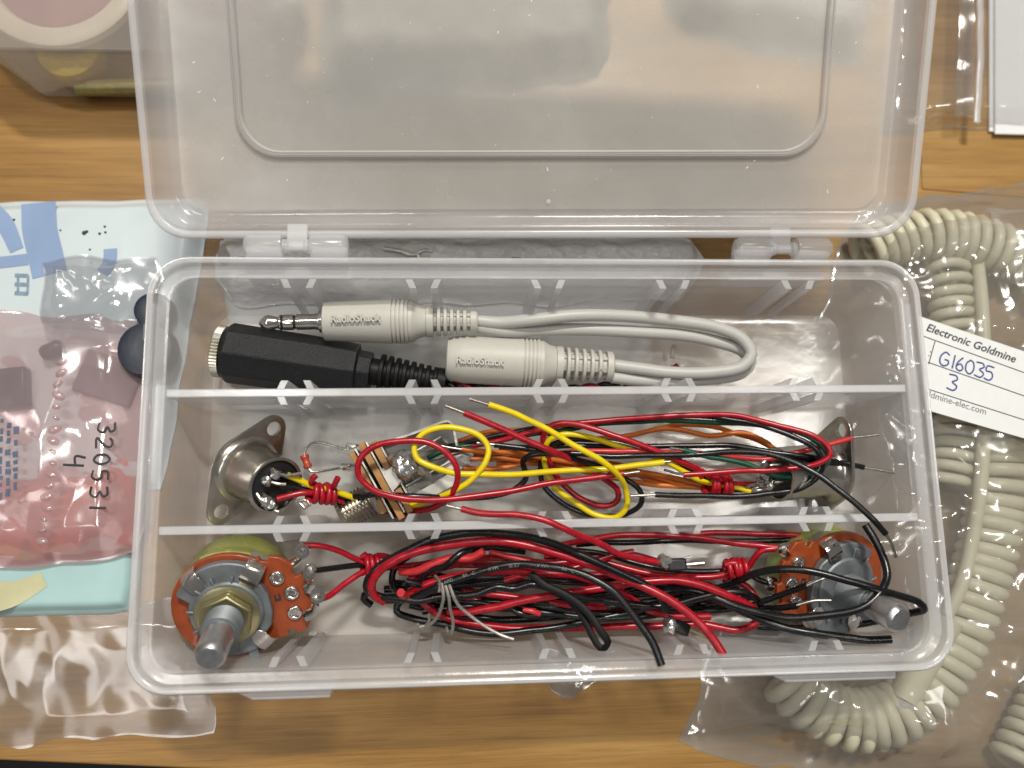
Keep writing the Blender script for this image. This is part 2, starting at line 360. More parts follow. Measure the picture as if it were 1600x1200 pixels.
# lid
BL = atd(232, 373, 167.8); BR = atd(1428, 371, 167.8); TL = atd(204, 0, 158.2); TR = atd(1474, 0, 158.2)
LU = (BR - BL).normalized(); LV = ((TL + TR) - (BL + BR)).normalized(); LW = LU.cross(LV).normalized(); LV = LW.cross(LU)
LO = (BL + BR) / 2; LH = (BR - BL).length / 2
LM = Matrix(((LU.x, LV.x, LW.x, LO.x), (LU.y, LV.y, LW.y, LO.y), (LU.z, LV.z, LW.z, LO.z), (0, 0, 0, 1)))
def lr(i, wz, r=None): return rrect(0, 43.4, LH - i, 43.4 - i, (8.5 - i * .6) if r is None else r, wz)
lid = B(); lid.rings([lr(6.2, -5.6), lr(4.6, -5.6), lr(3.6, -4.6), lr(2.5, -.8), lr(2.2, 0), lr(1.5, -.25), (lr(.9, 0)), lr(.25, 0), lr(0, -.4), lr(.9, -4), lr(1.7, -6.3), lr(3.0, -6.9), lr(6.2, -6.9)], LM, close=(False, False))
lid = lid.build('lid', PP, box, sharp=50)
b = B(); b.rings([lr(1.6, -.1), lr(1.45, .12), lr(.3, .12), lr(-.08, -.4)], LM, close=(False, False)); b.build('lid_lip', PPR, lid, sharp=60)
pn = B()
def lp(ix, iy, wz, rr): return rrect(0, 43.4, LH - ix, 43.4 - iy, rr, wz)
pn.rings([lr(6.2, -5.6)[:]] + [lp(a + 18.9, a + 17.2, z, 9 - a * .7) for a, z in ((0, -5.6), (.1, -4.9), (.45, -4.55), (1.0, -4.6), (1.25, -5.0), (1.4, -5.7))], LM, close=(False, True))
pn.rings([lr(6.2, -6.9), lp(20.2, 18.6, -6.9, 8)], LM, close=(False, True))
pn.build('lid_panel', LIDM, lid, sharp=40)
b = B(); b.rings([lp(a + 18.6, a + 16.9, z, 9.2 - a * .7) for a, z in ((0, -5.5), (.15, -4.75), (.5, -4.45), (.75, -4.9))], LM, close=(False, False)); b.rings([lp(a + 19.7, a + 18.0, z, 8.4 - a * .7) for a, z in ((0, -4.75), (.25, -4.4), (.5, -4.6), (.7, -5.4))], LM, close=(False, False)); b.build('panel_bead', PPR, lid, sharp=60)
for x0p, x1p in ((381, 545), (1146, 1298)):
    xa = at(x0p, 392, hz).x; xb = at(x1p, 392, hz).x; L = xb - xa
    tb = B(); tb.box(xa + L * .40, xa + L * .60, 84.4, 90.5, hz - 1, hz + .1)
    tb.build('hinge_tab', PPR, lid, bevel=.3)
b = B(); b.lathe([(.6, 0), (.55, .25), (.2, .4)], LM @ T(0, 0, 0) @ T((LM.inverted() @ at(857, 323, 22)).x, (LM.inverted() @ at(857, 323, 22)).y + 1, -5.6), 14); b.build('sprue_mark', PPR, lid)

DUST = plain('pale_dust', (.8, .8, .78), .8)
b = B(); random.seed(11)
for k in range(80):
    x_, y_ = random.uniform(-LH + 9, LH - 9), random.uniform(8, 70); r_ = random.choice((.07, .09, .12, .2)); a_ = random.uniform(0, 3)
    Mk = LM @ T(x_, y_, -5.59 if (abs(x_) > LH - 18 or y_ < 17) else -5.68) @ Matrix.Rotation(a_, 4, 'Z')
    l_ = r_ * random.choice((1, 1.4, 2, 4 if r_ < .08 else 2)); b.box(-l_, l_, -r_ * .6, r_ * .6, -.02, .03, Mk)
tag(b.build('dust', DUST, lid), kind='stuff')

# ------------------------------------------------------------------ wires
def place(pts): return PT(pts)
def strand(parent, pts, r, mat, tip0=None, tip1=None, name='wire', step=.8, world=False):
    P = pts if world else PT(pts)
    if len(P) > 3:
        D_ = spline(P, 3.0); sd = (len(pts) * 7.3 + pts[0][0] * .37) % 97
        P = [q_ + Vector([noise.noise(Vector((q_.x * .11, q_.y * .11 + k_ * 9, sd))) * .38 + noise.noise(Vector((q_.x * .35, q_.y * .35 + k_ * 9, sd))) * .12 for k_ in range(3)]) * min(1, i_ / 3, (len(D_) - 1 - i_) / 3) for i_, q_ in enumerate(D_)]
    o = B().tube(P, r, 12, step=step).build(name, mat, parent, sharp=60)
    for t in (tip0, tip1):
        if t: B().tube(PT(t), r * .5, 8).build('bare_tip', TIN, o if name != 'insulation' else parent, sharp=60)
    return o
def loose(label, pts, r, mat, tip0=None, tip1=None, group=None):
    P = PT(pts); base = P[0].copy(); base.z = min(q.z for q in P) - r
    t = thing('hookup_wire', base, label, 'wire', group)
    strand(t, pts, r, mat, tip0, tip1, 'insulation'); return t
def wrap(parent, a, bb, rad, r, turns, mat, tails=()):
    pa, pb_ = at(*a), at(*bb); b = B(); b.tube(helix(pa, pb_, rad, turns), r, 10, step=.6)
    for t in tails: b.tube(PT(t), r, 10)
    return b.build('binding_coil', mat, parent, sharp=60)

# ------------------------------------------------------------------ flanged sockets
def socket(base, tip, hint, label, rad=6.0, depth=None):
    Bp = at(*base); Tp = at(*tip); ax = Tp - Bp; L = depth or ax.length
    M = frame(Bp, ax, at(*hint) - Bp)
    t = thing('flanged_socket', (Bp.x, Bp.y, 0), label, 'connector', 'flanged metal sockets with soldered wires')
    # flange outline: diamond with round ends, holes along local x
    hxx = 10.5; out = []
    for a in range(-62, 63, 12): out.append((hxx + 3.1 * cos(R(a)), 3.1 * sin(R(a))))
    for a in range(66, 115, 8): out.append((8.1 * cos(R(a)), 8.1 * sin(R(a))))
    for a in range(118, 243, 12): out.append((-hxx + 3.1 * cos(R(a)), 3.1 * sin(R(a))))
    for a in range(246, 295, 8): out.append((8.1 * cos(R(a)), 8.1 * sin(R(a))))
    import bmesh
    f = B(); f.prism(out, -.5, .5, M); fo = f.build('flange', NICKEL, t, bevel=.28)
    for sx in (-1, 1):     # bored holes
        h = B(); h.lathe([(1.65, -2), (1.65, 2)], M @ T(sx * hxx, 0, 0), 24); ho = h.build('cut', NICKEL, t)
        md = fo.modifiers.new('hole', 'BOOLEAN'); md.object = ho; md.operation = 'DIFFERENCE'; md.solver = 'EXACT'
        bpy.context.view_layer.update()
        me = bpy.data.meshes.new_from_object(fo.evaluated_get(bpy.context.evaluated_depsgraph_get()))
        fo.modifiers.clear(); fo.data = me; bpy.data.objects.remove(ho)
    fo.data.shade_smooth(); fo.data.set_sharp_from_angle(angle=R(40))
    sh = B(); sh.lathe([(rad + 1.6, .5), (rad + .8, .75), (rad + .25, 1.6), (rad, 3), (rad, L - .6), (rad + .15, L - .2), (rad - .1, L), (rad - .5, L), (rad - .7, L - .3), (rad - .7, L - 2.2), (.5, L - 2.2)], M, 48)
    sh.build('shell', NICKEL, t, sharp=45)
    ins = B(); ins.lathe([(.3, L - 2.1), (rad - .75, L - 2.1), (rad - .75, L - .7), (rad - 1.2, L - .5), (.3, L - .5)], M, 36); ins.build('insulator', BAKE, t)
    return t, M, L
sk, SM, SL = socket((386, 733, 7.0), (432, 759, 16.5), (449, 672, 10), 'flanged metal socket facing up at the left end of the middle compartment')
pins = [(-.6, 2.6), (2.6, -.2), (.4, -2.9), (-2.9, 1.2), (2.4, 2.7)]
for px_, py_ in pins:
    b = B(); b.lathe([(.55, SL - .6), (.55, SL + 1.0), (.3, SL + 1.5)], SM @ T(px_, py_, 0), 10)
    o = b.build('pin', TIN, sk); 
for k, (a, c, z) in enumerate(((430, 741, 18.5), (417, 751, 18.5), (415, 783, 18), (422, 787, 17))):
    b = B(); P = at(a, c, z)
    b.lathe([(.2, -1.2), (.9, -.9), (1.2, 0), (.9, .8), (.2, 1.1)], frame(P, (.3, -.2, 1), (1, 0, 0)), 14); b.build('solder_joint', SOLDER, sk)
b = B(); b.tube(PT([(430, 738, 18.5), (447, 743, 19), (470, 740, 19)]), .4, 8); b.tube(PT([(418, 751, 18.5), (432, 756, 18), (447, 757, 18)]), .4, 8); b.tube(PT([(400, 770, 18), (410, 785, 18), (418, 795, 17)]), .45, 8)
b.tube(PT([(433, 790, 17), (428, 797, 16), (436, 800, 16)]), .4, 8); b.tube(PT([(465, 783, 15), (480, 782, 15), (484, 789, 15), (476, 794, 15), (468, 786, 15)]), .35, 8)
b.build('lead', TIN, sk)
WR = .62
strand(sk, [(449, 742, 18.5), (470, 751, 17), (490, 760, 15.5), (540, 772, 12), (590, 788, 9.5), (640, 789, 12), (690, 776, 16), (735, 752, 19), (758, 722, 20), (762, 700, 20), (748, 681, 20), (720, 670, 20), (690, 669, 20), (660, 679, 20), (647, 699, 20), (652, 717, 20), (678, 731, 20), (715, 741, 19.5), (750, 742, 19), (850, 738, 16), (950, 732, 15), (1038, 722, 17)], WR * 1.05, YEL, None, [(1036, 722, 17), (1048, 721, 17)])
strand(sk, [(432, 780, 17.5), (455, 774, 16.5), (482, 770, 15.5), (520, 778, 12), (560, 790, 9), (620, 799, 9), (670, 795, 12), (700, 778, 16), (714, 752, 19), (712, 728, 20.5), (695, 705, 21), (665, 691, 21), (625, 690, 21), (585, 698, 21), (563, 718, 20.5), (562, 742, 19.5), (585, 765, 18.5), (625, 778, 18), (680, 781, 18), (740, 776, 17.5), (850, 758, 16.5), (975, 740, 16)], WR * 1.08, RED, None, [(972, 741, 16), (999, 737, 16.5)])
strand(sk, [(436, 760, 17.5), (460, 762, 16), (490, 769, 14.2), (540, 774, 11), (590, 772, 15), (640, 776, 17), (700, 779, 15.5), (760, 776, 12), (802, 765, 11), (821, 748, 11.5), (819, 733, 13), (817, 722, 14), (828, 712, 15), (860, 708, 16), (960, 712, 17), (1080, 709, 17), (1155, 706, 19), (1200, 708, 21), (1240, 722, 23), (1285, 747, 25), (1334, 783, 27), (1366, 814, 28), (1384, 834, 27.5)], WR * 1.05, BLK, None, [(1382, 832, 27.5), (1392, 847, 27), (1400, 871, 26)])
wrap(sk, (484, 769, 15.2), (522, 773, 12.8), 1.75, .66, 4.1, RED, [[(486, 756, 16), (488, 748, 18), (494, 742, 18)], [(520, 765, 14), (523, 757, 16), (528, 746, 17)]])

sk2, SM2, SL2 = socket((1294, 733, 9.5), (1212, 741, 13.0), (1322, 676, 15), 'metal flanged socket lying on its side at the right end of the middle compartment')
for px_, py_ in ((-2.5, 1.5), (0, 3), (2.6, 0), (0, -2.8)):
    b = B(); b.lathe([(.55, SL2 - .6), (.55, SL2 + 1.8), (.3, SL2 + 2.4)], SM2 @ T(px_, py_, 0), 10); b.build('pin', TIN, sk2)
for a, c, z in ((1188, 752, 14), (1196, 748, 14), (1180, 763, 12), (1203, 757, 13), (1192, 725, 15)):
    b = B(); b.lathe([(.2, -1.0), (.9, -.7), (1.15, 0), (.9, .8), (.2, 1.1)], frame(at(a, c, z), (-.5, .2, .8), (1, 0, 0)), 14); b.build('solder_joint', SOLDER, sk2)
b = B(); b.tube(PT([(1165, 762, 13), (1180, 757, 14), (1200, 760, 13)]), .35, 8); b.tube(PT([(1172, 768, 12), (1186, 766, 13), (1206, 763, 12)]), .35, 8); b.tube(PT([(1188, 722, 14), (1203, 716, 14), (1215, 725, 13)]), .5, 8); b.build('lead', TIN, sk2)
strand(sk2, [(1172, 768, 12.5), (1150, 761, 12.5), (1120, 757, 12), (1090, 748, 13), (1040, 722, 14.5), (1010, 711, 14.5), (972, 698, 14), (917, 682, 13), (879, 679, 13), (856, 690, 12), (849, 716, 10), (860, 752, 9), (896, 783, 8), (931, 803, 8), (962, 807, 9), (979, 793, 10.5), (978, 765, 12.5), (956, 731, 18.5), (890, 693, 20.5), (849, 668, 21.5), (805, 646, 22.5), (763, 632, 23.5)], WR * 1.05, YEL, None, [(765, 633, 23.5), (733, 623, 24.2)])
strand(sk2, [(1185, 757, 12), (1150, 756, 12.5), (1120, 750, 13), (1095, 735, 14), (1060, 719, 15.5), (1020, 702, 16.5), (985, 689, 17), (931, 671, 16), (890, 662, 15), (862, 666, 14), (849, 684, 12), (856, 715, 9), (871, 746, 7), (904, 776, 6), (940, 790, 6), (962, 784, 7), (965, 767, 8), (945, 746, 10), (905, 722, 15), (862, 706, 19.5), (816, 685, 20.5), (766, 662, 21.5), (725, 645, 22)], WR * 1.12, RED, None, [(727, 646, 22), (696, 634, 22.5)])
strand(sk2, [(1188, 762, 11.5), (1150, 765, 11), (1120, 757, 11), (1090, 738, 12.5), (1040, 716, 13), (1000, 703, 13), (945, 690, 12), (890, 687, 11.5), (862, 696, 11), (845, 722, 8), (849, 758, 7), (876, 785, 6.5), (904, 799, 6.5), (945, 808, 6.5), (975, 804, 7), (1001, 788, 9), (1000, 767, 10.5), (972, 747, 11.5), (930, 727, 14), (880, 712, 17.5), (849, 704, 18.5), (772, 695, 19)], WR * 1.0, BLK, None, [(774, 695, 19), (745, 692, 19)])
wrap(sk2, (1102, 754, 12.8), (1143, 759, 12.3), 1.9, .66, 4.2, RED, [[(1110, 742, 13.5), (1098, 740, 14), (1092, 748, 13)]])

# ------------------------------------------------------------------ open leaf jack with its four coloured leads
jk = thing('leaf_spring_jack', (*at(640, 740, 0).xy, 0), 'open frame phone jack of tan wafers and steel leaves with a solder blob', 'jack')
JO = at(606, 752, 8); JX = (at(720, 692, 8) - at(560, 782, 8)).normalized(); JM = frame(JO, (0, 0, 1), JX)   # x along the axis, z up
b = B(); b.lathe([(3.6, 0)] + [(3.9 if k % 2 else 3.45, .3 + k * .42) for k in range(17)] + [(3.0, 7.6)], JM @ T(-5, -1.5, 0) @ Matrix.Rotation(R(-90), 4, 'Y'), 28); b.build('threaded_bushing', NICKEL, jk, sharp=25)
b = B(); b.lathe([(5.2, 0), (5.2, 1.2)], JM @ T(-4.8, -1.2, 1) @ Matrix.Rotation(R(90), 4, 'Y'), 6); b.build('hex_nut', NICKEL, jk, bevel=.2)
for k, (x, h0, h1, y0, y1) in enumerate(((-4.2, 0, 12, -6, 9.0), (-1.5, 0, 13.5, -9, 9.6), (.9, 0, 12.8, 2.0, 8.6), (.6, 0, 12.0, -8.6, -2.8), (2.8, 0, 11, 1.8, 4.5))):
    b = B(); b.box(x, x + 1.45, y0, y1, h0 - 7, h1 - 7, JM); b.build('insulating_wafer', WAFER, jk, bevel=.15)
for x, y0, y1, z1 in ((-2.55, -8, 9.2, 6.2), (.15, -8, 9.2, 6.0), (2.42, -6.5, 8, 5.0)):
    b = B(); b.box(x, x + .35, y0, y1, -6, z1, JM); b.build('steel_leaf', STEEL, jk)
# frame bracket running away to upper right, plus long contact leaves
b = B(); Q = PT([(592, 697, 9), (640, 681, 9.5), (702, 659, 9.5), (706, 668, 9.5), (712, 695, 8)])
def strip(parent, pts, z0, z1, mat, name='contact_leaf', th=.4):
    P = spline([Vector((*at(*q).xy, 0)) for q in pts], 1.0); b = B(); rs = []
    for i, q in enumerate(P):
        t = (P[min(i + 1, len(P) - 1)] - P[max(i - 1, 0)]).normalized(); n = Vector((-t.y, t.x, 0)) * th / 2
        rs.append([q + n + Vector((0, 0, z0)), q + n + Vector((0, 0, z1)), q - n + Vector((0, 0, z1)), q - n + Vector((0, 0, z0))])
    b.rings(rs); return b.build(name, mat, parent)
strip(jk, [(586, 699, 9), (640, 681, 9), (701, 660, 9), (706, 664, 9), (714, 698, 9)], .6, 11.5, STEEL, 'bracket', .5)
strip(jk, [(600, 738, 9), (660, 722, 9), (725, 706, 9), (735, 712, 9), (732, 724, 9), (718, 732, 9), (650, 772, 9)], 1.0, 9.0, STEEL)
b = B(); b.box(3, 17, -3.2, -2.9, -4, 2.6, JM); b.box(4, 15, 2.6, 2.9, -5, 1.5, JM); b.box(3, 16, -2.8, 2.5, -6.6, -6.2, JM); b.build('contact_leaf', STEEL, jk)
b = B(); b.prism([(-1.0, -3), (1.2, -2.6), (5, -1.0), (7, -1.6), (7, 1.8), (5, 1.4), (1.2, 2.6), (-1.0, 3)], 4.9, 5.3, JM); b.build('solder_lug', STEEL, jk, bevel=.1)
for pl_, z0_, z1_ in (([(647, 771), (704, 741), (715, 744), (713, 757), (679, 775)], 9.2, 9.6), ([(679, 738), (704, 714), (725, 707), (735, 713), (731, 726), (690, 740)], 8.6, 9.0), ([(625, 765), (645, 750), (690, 738), (700, 742), (650, 772), (632, 785)], 4, 4.4)):
    q_ = [at(x, y, z1_) for x, y in pl_]; b = B(); b.prism([(p_.x, p_.y) for p_ in q_][::-1], z0_, z1_); b.build('contact_plate', STEEL, jk, bevel=.1)
# solder blob: lumpy
b = B(); c0 = at(633, 726, 14.2); vs = []; rs = []
for i in range(1, 16):
    th = pi * i / 16; rr = []
    for j in range(24):
        ph = 2 * pi * j / 24; d = Vector((sin(th) * cos(ph), sin(th) * sin(ph), cos(th)))
        k = 1 + .38 * noise.noise(d * 2.1 + Vector((3, 1, 7))) + .12 * noise.noise(d * 6)
        rr.append(c0 + JM.to_3x3() @ Vector((d.x * 2.9 * k, d.y * 3.5 * k, d.z * 2.8 * k)))
    rs.append(rr)
b.rings(rs); b.tube([c0 + JM.to_3x3() @ Vector(q) for q in ((1, -1, 0), (2.5, -3.2, -1), (3.1, -4.6, -3))], .9, 10); b.build('solder_blob', SOLDER, jk, sharp=80)
# resistor hanging on the jack
rz = B(); rz.tube(PT([(590, 700, 8), (572, 697, 8), (556, 696, 7), (544, 702, 6), (528, 699, 6), (505, 692, 6), (486, 693, 6), (476, 706, 6), (475, 714, 6)]), .28, 8)
rz.tube(PT([(481, 731, 6), (486, 737, 6), (510, 735, 6), (532, 731, 7), (550, 727, 8), (562, 728, 8)]), .3, 8)
rz.build('resistor_lead', TIN, jk)
p0, p1 = at(475, 710, 6), at(482, 732, 6); l = (p1 - p0).length
b = B(); b.lathe([(.4, 0), (.95, .2), (1.0, .8), (.8, 1.1), (.8, l - 1.1), (1.0, l - .8), (.95, l - .2), (.4, l)], frame(p0, p1 - p0, (1, 0, 0)), 16); b.build('resistor_body', REDR, jk)
b = B(); b.lathe([(.2, 0), (.8, .5), (.6, 2.0), (.2, 3.0)], frame(at(531, 731, 7.4), at(556, 727, 8) - at(531, 731, 7.4), (0, 0, 1)), 12); b.lathe([(.2, 0), (.7, .5), (.5, 2.0), (.2, 2.6)], frame(at(540, 698, 7.4), at(566, 697, 8) - at(540, 698, 7.4), (0, 0, 1)), 12); b.build('solder_joint', SOLDER, jk)
GR = WR * .95
strand(jk, [(668, 716, 10), (700, 702, 10), (760, 692, 10), (850, 676, 11), (900, 668, 12), (960, 662, 13), (1050, 658, 14), (1139, 661, 15), (1200, 665, 16), (1236, 673, 17), (1270, 687, 18.5), (1289, 702, 19.5), (1295, 720, 19), (1270, 739, 17.5), (1232, 746, 17), (1200, 739, 17.5), (1171, 727, 17.5), (1135, 718, 17), (1104, 713, 17), (1068, 703, 17)], GR, GRN, None, [(1070, 703, 17), (1047, 700, 17.5)])
strand(jk, [(690, 700, 9), (740, 690, 10), (800, 676, 11), (860, 665, 12), (900, 662, 13), (960, 658, 14.5), (1020, 654, 15.5), (1074, 650, 16), (1139, 655, 17), (1190, 665, 18), (1236, 681, 19.5), (1270, 700, 20.5), (1284, 722, 20), (1278, 744, 18.5), (1250, 762, 17), (1204, 771, 16), (1150, 775, 15.5), (1090, 776, 15), (1024, 773, 15)], GR * 1.05, BLK, None, [(1027, 773, 15), (985, 775, 15)])
strand(jk, [(690, 706, 9), (740, 697, 10), (800, 684, 11.5), (880, 664, 14), (960, 656, 15), (1020, 651, 16), (1074, 648, 17), (1155, 650, 18), (1220, 666, 19.5), (1269, 680, 21), (1294, 697, 21.5), (1297, 712, 21.5), (1270, 726, 20.5), (1220, 734, 19), (1150, 737, 18), (1068, 742, 17)], GR * 1.05, RED, None, [(1070, 742, 17), (1050, 738, 17.5), (1038, 734, 18)])
strand(jk, [(721, 702, 12), (760, 706, 12), (800, 708, 11), (850, 716, 9), (900, 722, 8), (960, 728, 8), (1000, 738, 9), (1050, 747, 10), (1100, 757, 11)], GR, ORG, [(727, 703, 12), (700, 699, 12), (686, 696, 12)])
ob = loose('orange wire whose tip lies under the red one near the steel leaf jack', [(724, 731, 9), (770, 732, 8), (820, 724, 7), (880, 728, 7), (940, 742, 7), (990, 752, 8), (1050, 758, 9), (1100, 762, 9)], GR, ORG, group='orange wires')
loose('orange wire crossing over the others toward the right socket of the middle tray', [(722, 718, 7), (780, 715, 6), (840, 724, 5), (900, 733, 5), (960, 744, 6), (1010, 742, 8), (1060, 756, 9), (1096, 752, 9)], GR, ORG, group='orange wires')
loose('longest orange wire, arching behind the black wires to the side-lying socket', [(716, 690, 7), (760, 676, 8), (830, 672, 9), (900, 686, 9), (960, 684, 9), (1040, 670, 9.5), (1110, 680, 10), (1160, 676, 10.5), (1195, 690, 11), (1210, 702, 11)], GR, ORG, group='orange wires')
for k_ in range(3):
    loose('orange strand in the twisted orange group between jack and side-lying socket', [(740 + 18 * k_, 712 + 6 * k_, 6 - k_), (820, 706 + 9 * k_, 5), (900, 716 + 5 * k_, 4.5), (970, 735 - 4 * k_, 5), (1020, 743 + 5 * k_, 6), (1060, 755 - 3 * k_, 7), (1098, 752 + 5 * k_, 8)], GR, ORG, group='orange strands of the twisted group')
loose('orange wire twisted over another just left of the side-lying socket', [(935, 690, 7), (1000, 676, 8), (1060, 665, 10), (1120, 668, 10.5), (1150, 678, 9), (1180, 686, 9), (1204, 698, 9)], GR, ORG, group='orange wires')
loose('black wire ending in a long bare tip beyond the side-lying socket', [(780, 700, 8), (860, 698, 10), (940, 697, 11), (1018, 697, 12), (1100, 696, 13), (1142, 697, 14), (1187, 703, 16), (1240, 712, 18), (1298, 720, 17), (1349, 730, 16)], WR * 1.0, BLK, None, [(1346, 730, 16), (1372, 734, 16), (1398, 739, 16)])
loose('pinkish red wire whose bare tip pokes past the top of the side-lying socket', [(852, 712, 13), (900, 706, 14.5), (960, 705, 15.5), (1067, 706, 15.5), (1132, 713, 15), (1200, 718, 15.5), (1240, 710, 17), (1285, 698, 18), (1332, 684, 18)], WR * .95, REDL, None, [(1329, 684, 18), (1350, 682, 18), (1373, 679, 18)])
loose('red wire snaking down over the lower divider toward the small transistor', [(721, 795, 24), (745, 801, 24.5), (775, 804, 25), (807, 804, 25.5), (849, 812, 26), (880, 824, 26), (904, 835, 25), (945, 852, 22), (966, 865, 20), (1000, 874, 18), (1031, 879, 17)], WR * 1.1, RED, [(724, 796, 24), (698, 790, 23.5)])

# ------------------------------------------------------------------ potentiometers
def pot(base, tip, hint, label, nut=True):
    Bp = at(*base); Tp = at(*tip); ax = Tp - Bp; M = frame(Bp, ax, at(*hint) - Bp)
    t = thing('potentiometer', (Bp.x, Bp.y, 0), label, 'potentiometer', 'potentiometers at the two ends of the front compartment')
    b = B(); b.lathe([(9.5, -2.8), (10.8, -2.5), (11.4, -1.6), (11.5, 6.8), (11.3, 7.2), (3, 7.2)], M, 56); b.build('can', ZCH, t, sharp=40)
    pl = [(11.9 * cos(R(a)), 11.9 * sin(R(a))) for a in range(52, 309, 8)]
    brd = [(8.0, -9.4), (9.0, -9.2), (10.2, -9.0), (10.5, -7.9), (12.0, -7.9), (12.4, -9.2), (15.2, -8.6), (16.6, -6.3), (15.6, -5.6), (15.9, -4.2), (17.6, -4.4), (18.0, -1.4), (16.8, -1.1), (16.9, .6), (18.0, .9), (17.0, 4.0), (15.6, 3.6), (14.9, 5.0), (15.8, 6.0), (13.2, 8.6), (10.6, 9.4), (10.0, 8.2), (8.4, 8.6), (8.0, 9.6)]
    brd = [(8 + (x_ - 8) * .82, y_) for x_, y_ in brd]
    b = B(); b.prism(pl + brd, 7.4, 8.7, M); b.build('phenolic_board', PHEN, t, bevel=.18)
    gr = lambda a: 10.9 if 44 < a < 152 else (8.0 if a < 236 and a > 150 else (10.2 if a < 306 and a > 235 else 8.8))
    g = [(gr(a) * cos(R(a)), gr(a) * sin(R(a))) for a in range(38, 323, 5)] + [(7.6, -4.8), (8.4, -2), (8.4, 2.2), (7.4, 4.8)]
    b = B(); b.prism(g, 8.75, 10.6, M); b.lathe([(7.2, 10.5), (6.9, 11.3), (5.6, 11.6), (2, 11.6)], M, 40)
    b.prism([(-2.5, -9.2), (.6, -9.2), (.6, -6), (-2.5, -6)], 8.8, 11.0, M @ Matrix.Rotation(R(-4), 4, 'Z'))
    if nut: b.prism([(-1.1, 0), (1.1, 0), (1.1, 5.4), (-1.1, 5.4)], 9.0, 10.0, M @ T(2.2, -13.4, 0))
    for a in (70, 100, 128, 165, 200, 240): 
        b.prism([(5.5, -.3), (8.4, -.3), (8.4, .3), (5.5, .3)], 10.6, 11.3, M @ Matrix.Rotation(R(a), 4, 'Z'))
    b.build('front_plate', ZINC, t, bevel=.3)
    for a, wd in ((122, 1.8), (48, 2.0), (-56, 1.7)):
        m_ = M @ Matrix.Rotation(R(a), 4, 'Z'); b = B()
        secs = [(11.62, 5), (11.75, 7.4), (11.75, 8.9), (11.2, 10.6), (10.0, 11.3), (8.2, 11.25), (6.7, 11.0)]
        rs = []
        for k, (r_, z_) in enumerate(secs):
            ww = wd * (1 if k < 6 else .55); dd = .42
            rs.append([Vector((r_, -ww, z_)), Vector((r_, ww, z_)), Vector((r_ - dd * (1 if k < 4 else .3), ww, z_ - dd * (0 if k < 3 else 1))), Vector((r_ - dd * (1 if k < 4 else .3), -ww, z_ - dd * (0 if k < 3 else 1)))])
        b.rings(rs, m_); b.build('clamp_tab', CHROME, t, sharp=50, bevel=.08)
    for x_, y_ in ((10.6, 4.4), (12.7, .4), (12.2, -4.2)):
        b = B(); b.lathe([(1.55, 8.7), (1.6, 9.1), (1.3, 9.35), (.85, 9.2), (.7, 8.8)], M @ T(x_, y_, 0), 20); b.build('rivet', CHROME, t, sharp=60)
    b = B(); b.box(9.0, 10.2, -.9, -.3, 8.68, 8.76, M); b.box(9.0, 9.4, -.9, .7, 8.68, 8.765, M); b.box(9.9, 10.3, -.6, .8, 8.68, 8.765, M); b.build('stamped_mark', INK, t)
    if nut:
        b = B(); b.lathe([(6.4, 11.65), (6.5, 12.1), (5.9, 12.3), (3, 12.3)], M, 40); b.build('washer', BRASSN, t)
        b = B(); b.prism([(5.7 * cos(R(a + 12)), 5.7 * sin(R(a + 12))) for a in range(0, 360, 60)], 12.35, 14.2, M); b.build('hex_nut', BRASSN, t, bevel=.5)
    b = B(); pr = [(3.0, 11.7)]
    for k in range(14): pr += [(3.72, 11.7 + k * .5), (3.4, 11.95 + k * .5)]
    b.lathe(pr + [(3.3, 18.8), (2.6, 19)], M, 32); b.build('threaded_bushing', ZINC, t, sharp=25)
    Ls = ax.length
    b = B(); b.lathe([(2.95, 18.9), (2.95, Ls - 1.0), (2.85, Ls - .7), (2.2, Ls), (.2, Ls)], M, 40); b.build('shaft', ALU, t, sharp=35)
    return t, M
pt1, M1 = pot((375, 916, 6.5), (326, 1029, 31), (455, 900, 7), 'left potentiometer with olive metal can, hex nut and shaft pointing toward the camera')
pt2, M2_ = pot((1268, 889, 5.5), (1408, 969, 29.5), (1200, 880, 7), 'right potentiometer without nut, its shaft leaning over a black wire loop', nut=False)
def lug(parent, pts, ring_c, tilt=(0, -.3, 1)):
    b = B(); P = PT(pts); b.tube(P, 1.05, 8, flat=.28); c = at(*ring_c)
    b.lathe([(1.6, -.2), (1.6, .2), (.75, .2), (.75, -.2)], frame(c, tilt, (1, 0, 0)), 22, closed=True); o = b.build('solder_lug', CHROME, parent, sharp=40)
    return o
lug(pt1, [(449, 884, 16), (463, 876, 17), (470, 868, 18)], (472, 861, 19)); lug(pt1, [(478, 922, 16), (487, 912, 17), (484, 903, 19)], (483, 893, 20), (.6, -.2, .7)); lug(pt1, [(476, 964, 14), (488, 958, 16), (494, 942, 18)], (496, 931, 19), (.5, .1, .8))
for a, c, z in ((474, 858, 19), (486, 890, 20), (494, 933, 19.4)):
    b = B(); b.lathe([(.2, -.6), (.7, -.4), (.8, .1), (.5, .5), (.1, .7)], frame(at(a, c, z), (.3, -.2, 1), (1, 0, 0)), 12); b.build('solder_joint', SOLDER, pt1)
lug(pt2, [(1260, 882, 16), (1246, 870, 17), (1236, 864, 17.5)], (1228, 859, 18), (-.2, -.4, 1)); lug(pt2, [(1232, 934, 12), (1222, 926, 13), (1212, 918, 13.5)], (1206, 912, 14), (-.2, -.2, 1))
for a, c, z in ((1227, 860, 18.3), (1205, 911, 14.3)):
    b = B(); b.lathe([(.2, -.6), (.8, -.4), (.9, .1), (.5, .5), (.1, .7)], frame(at(a, c, z), (.3, -.2, 1), (1, 0, 0)), 12); b.build('solder_joint', SOLDER, pt2)
KR = .62
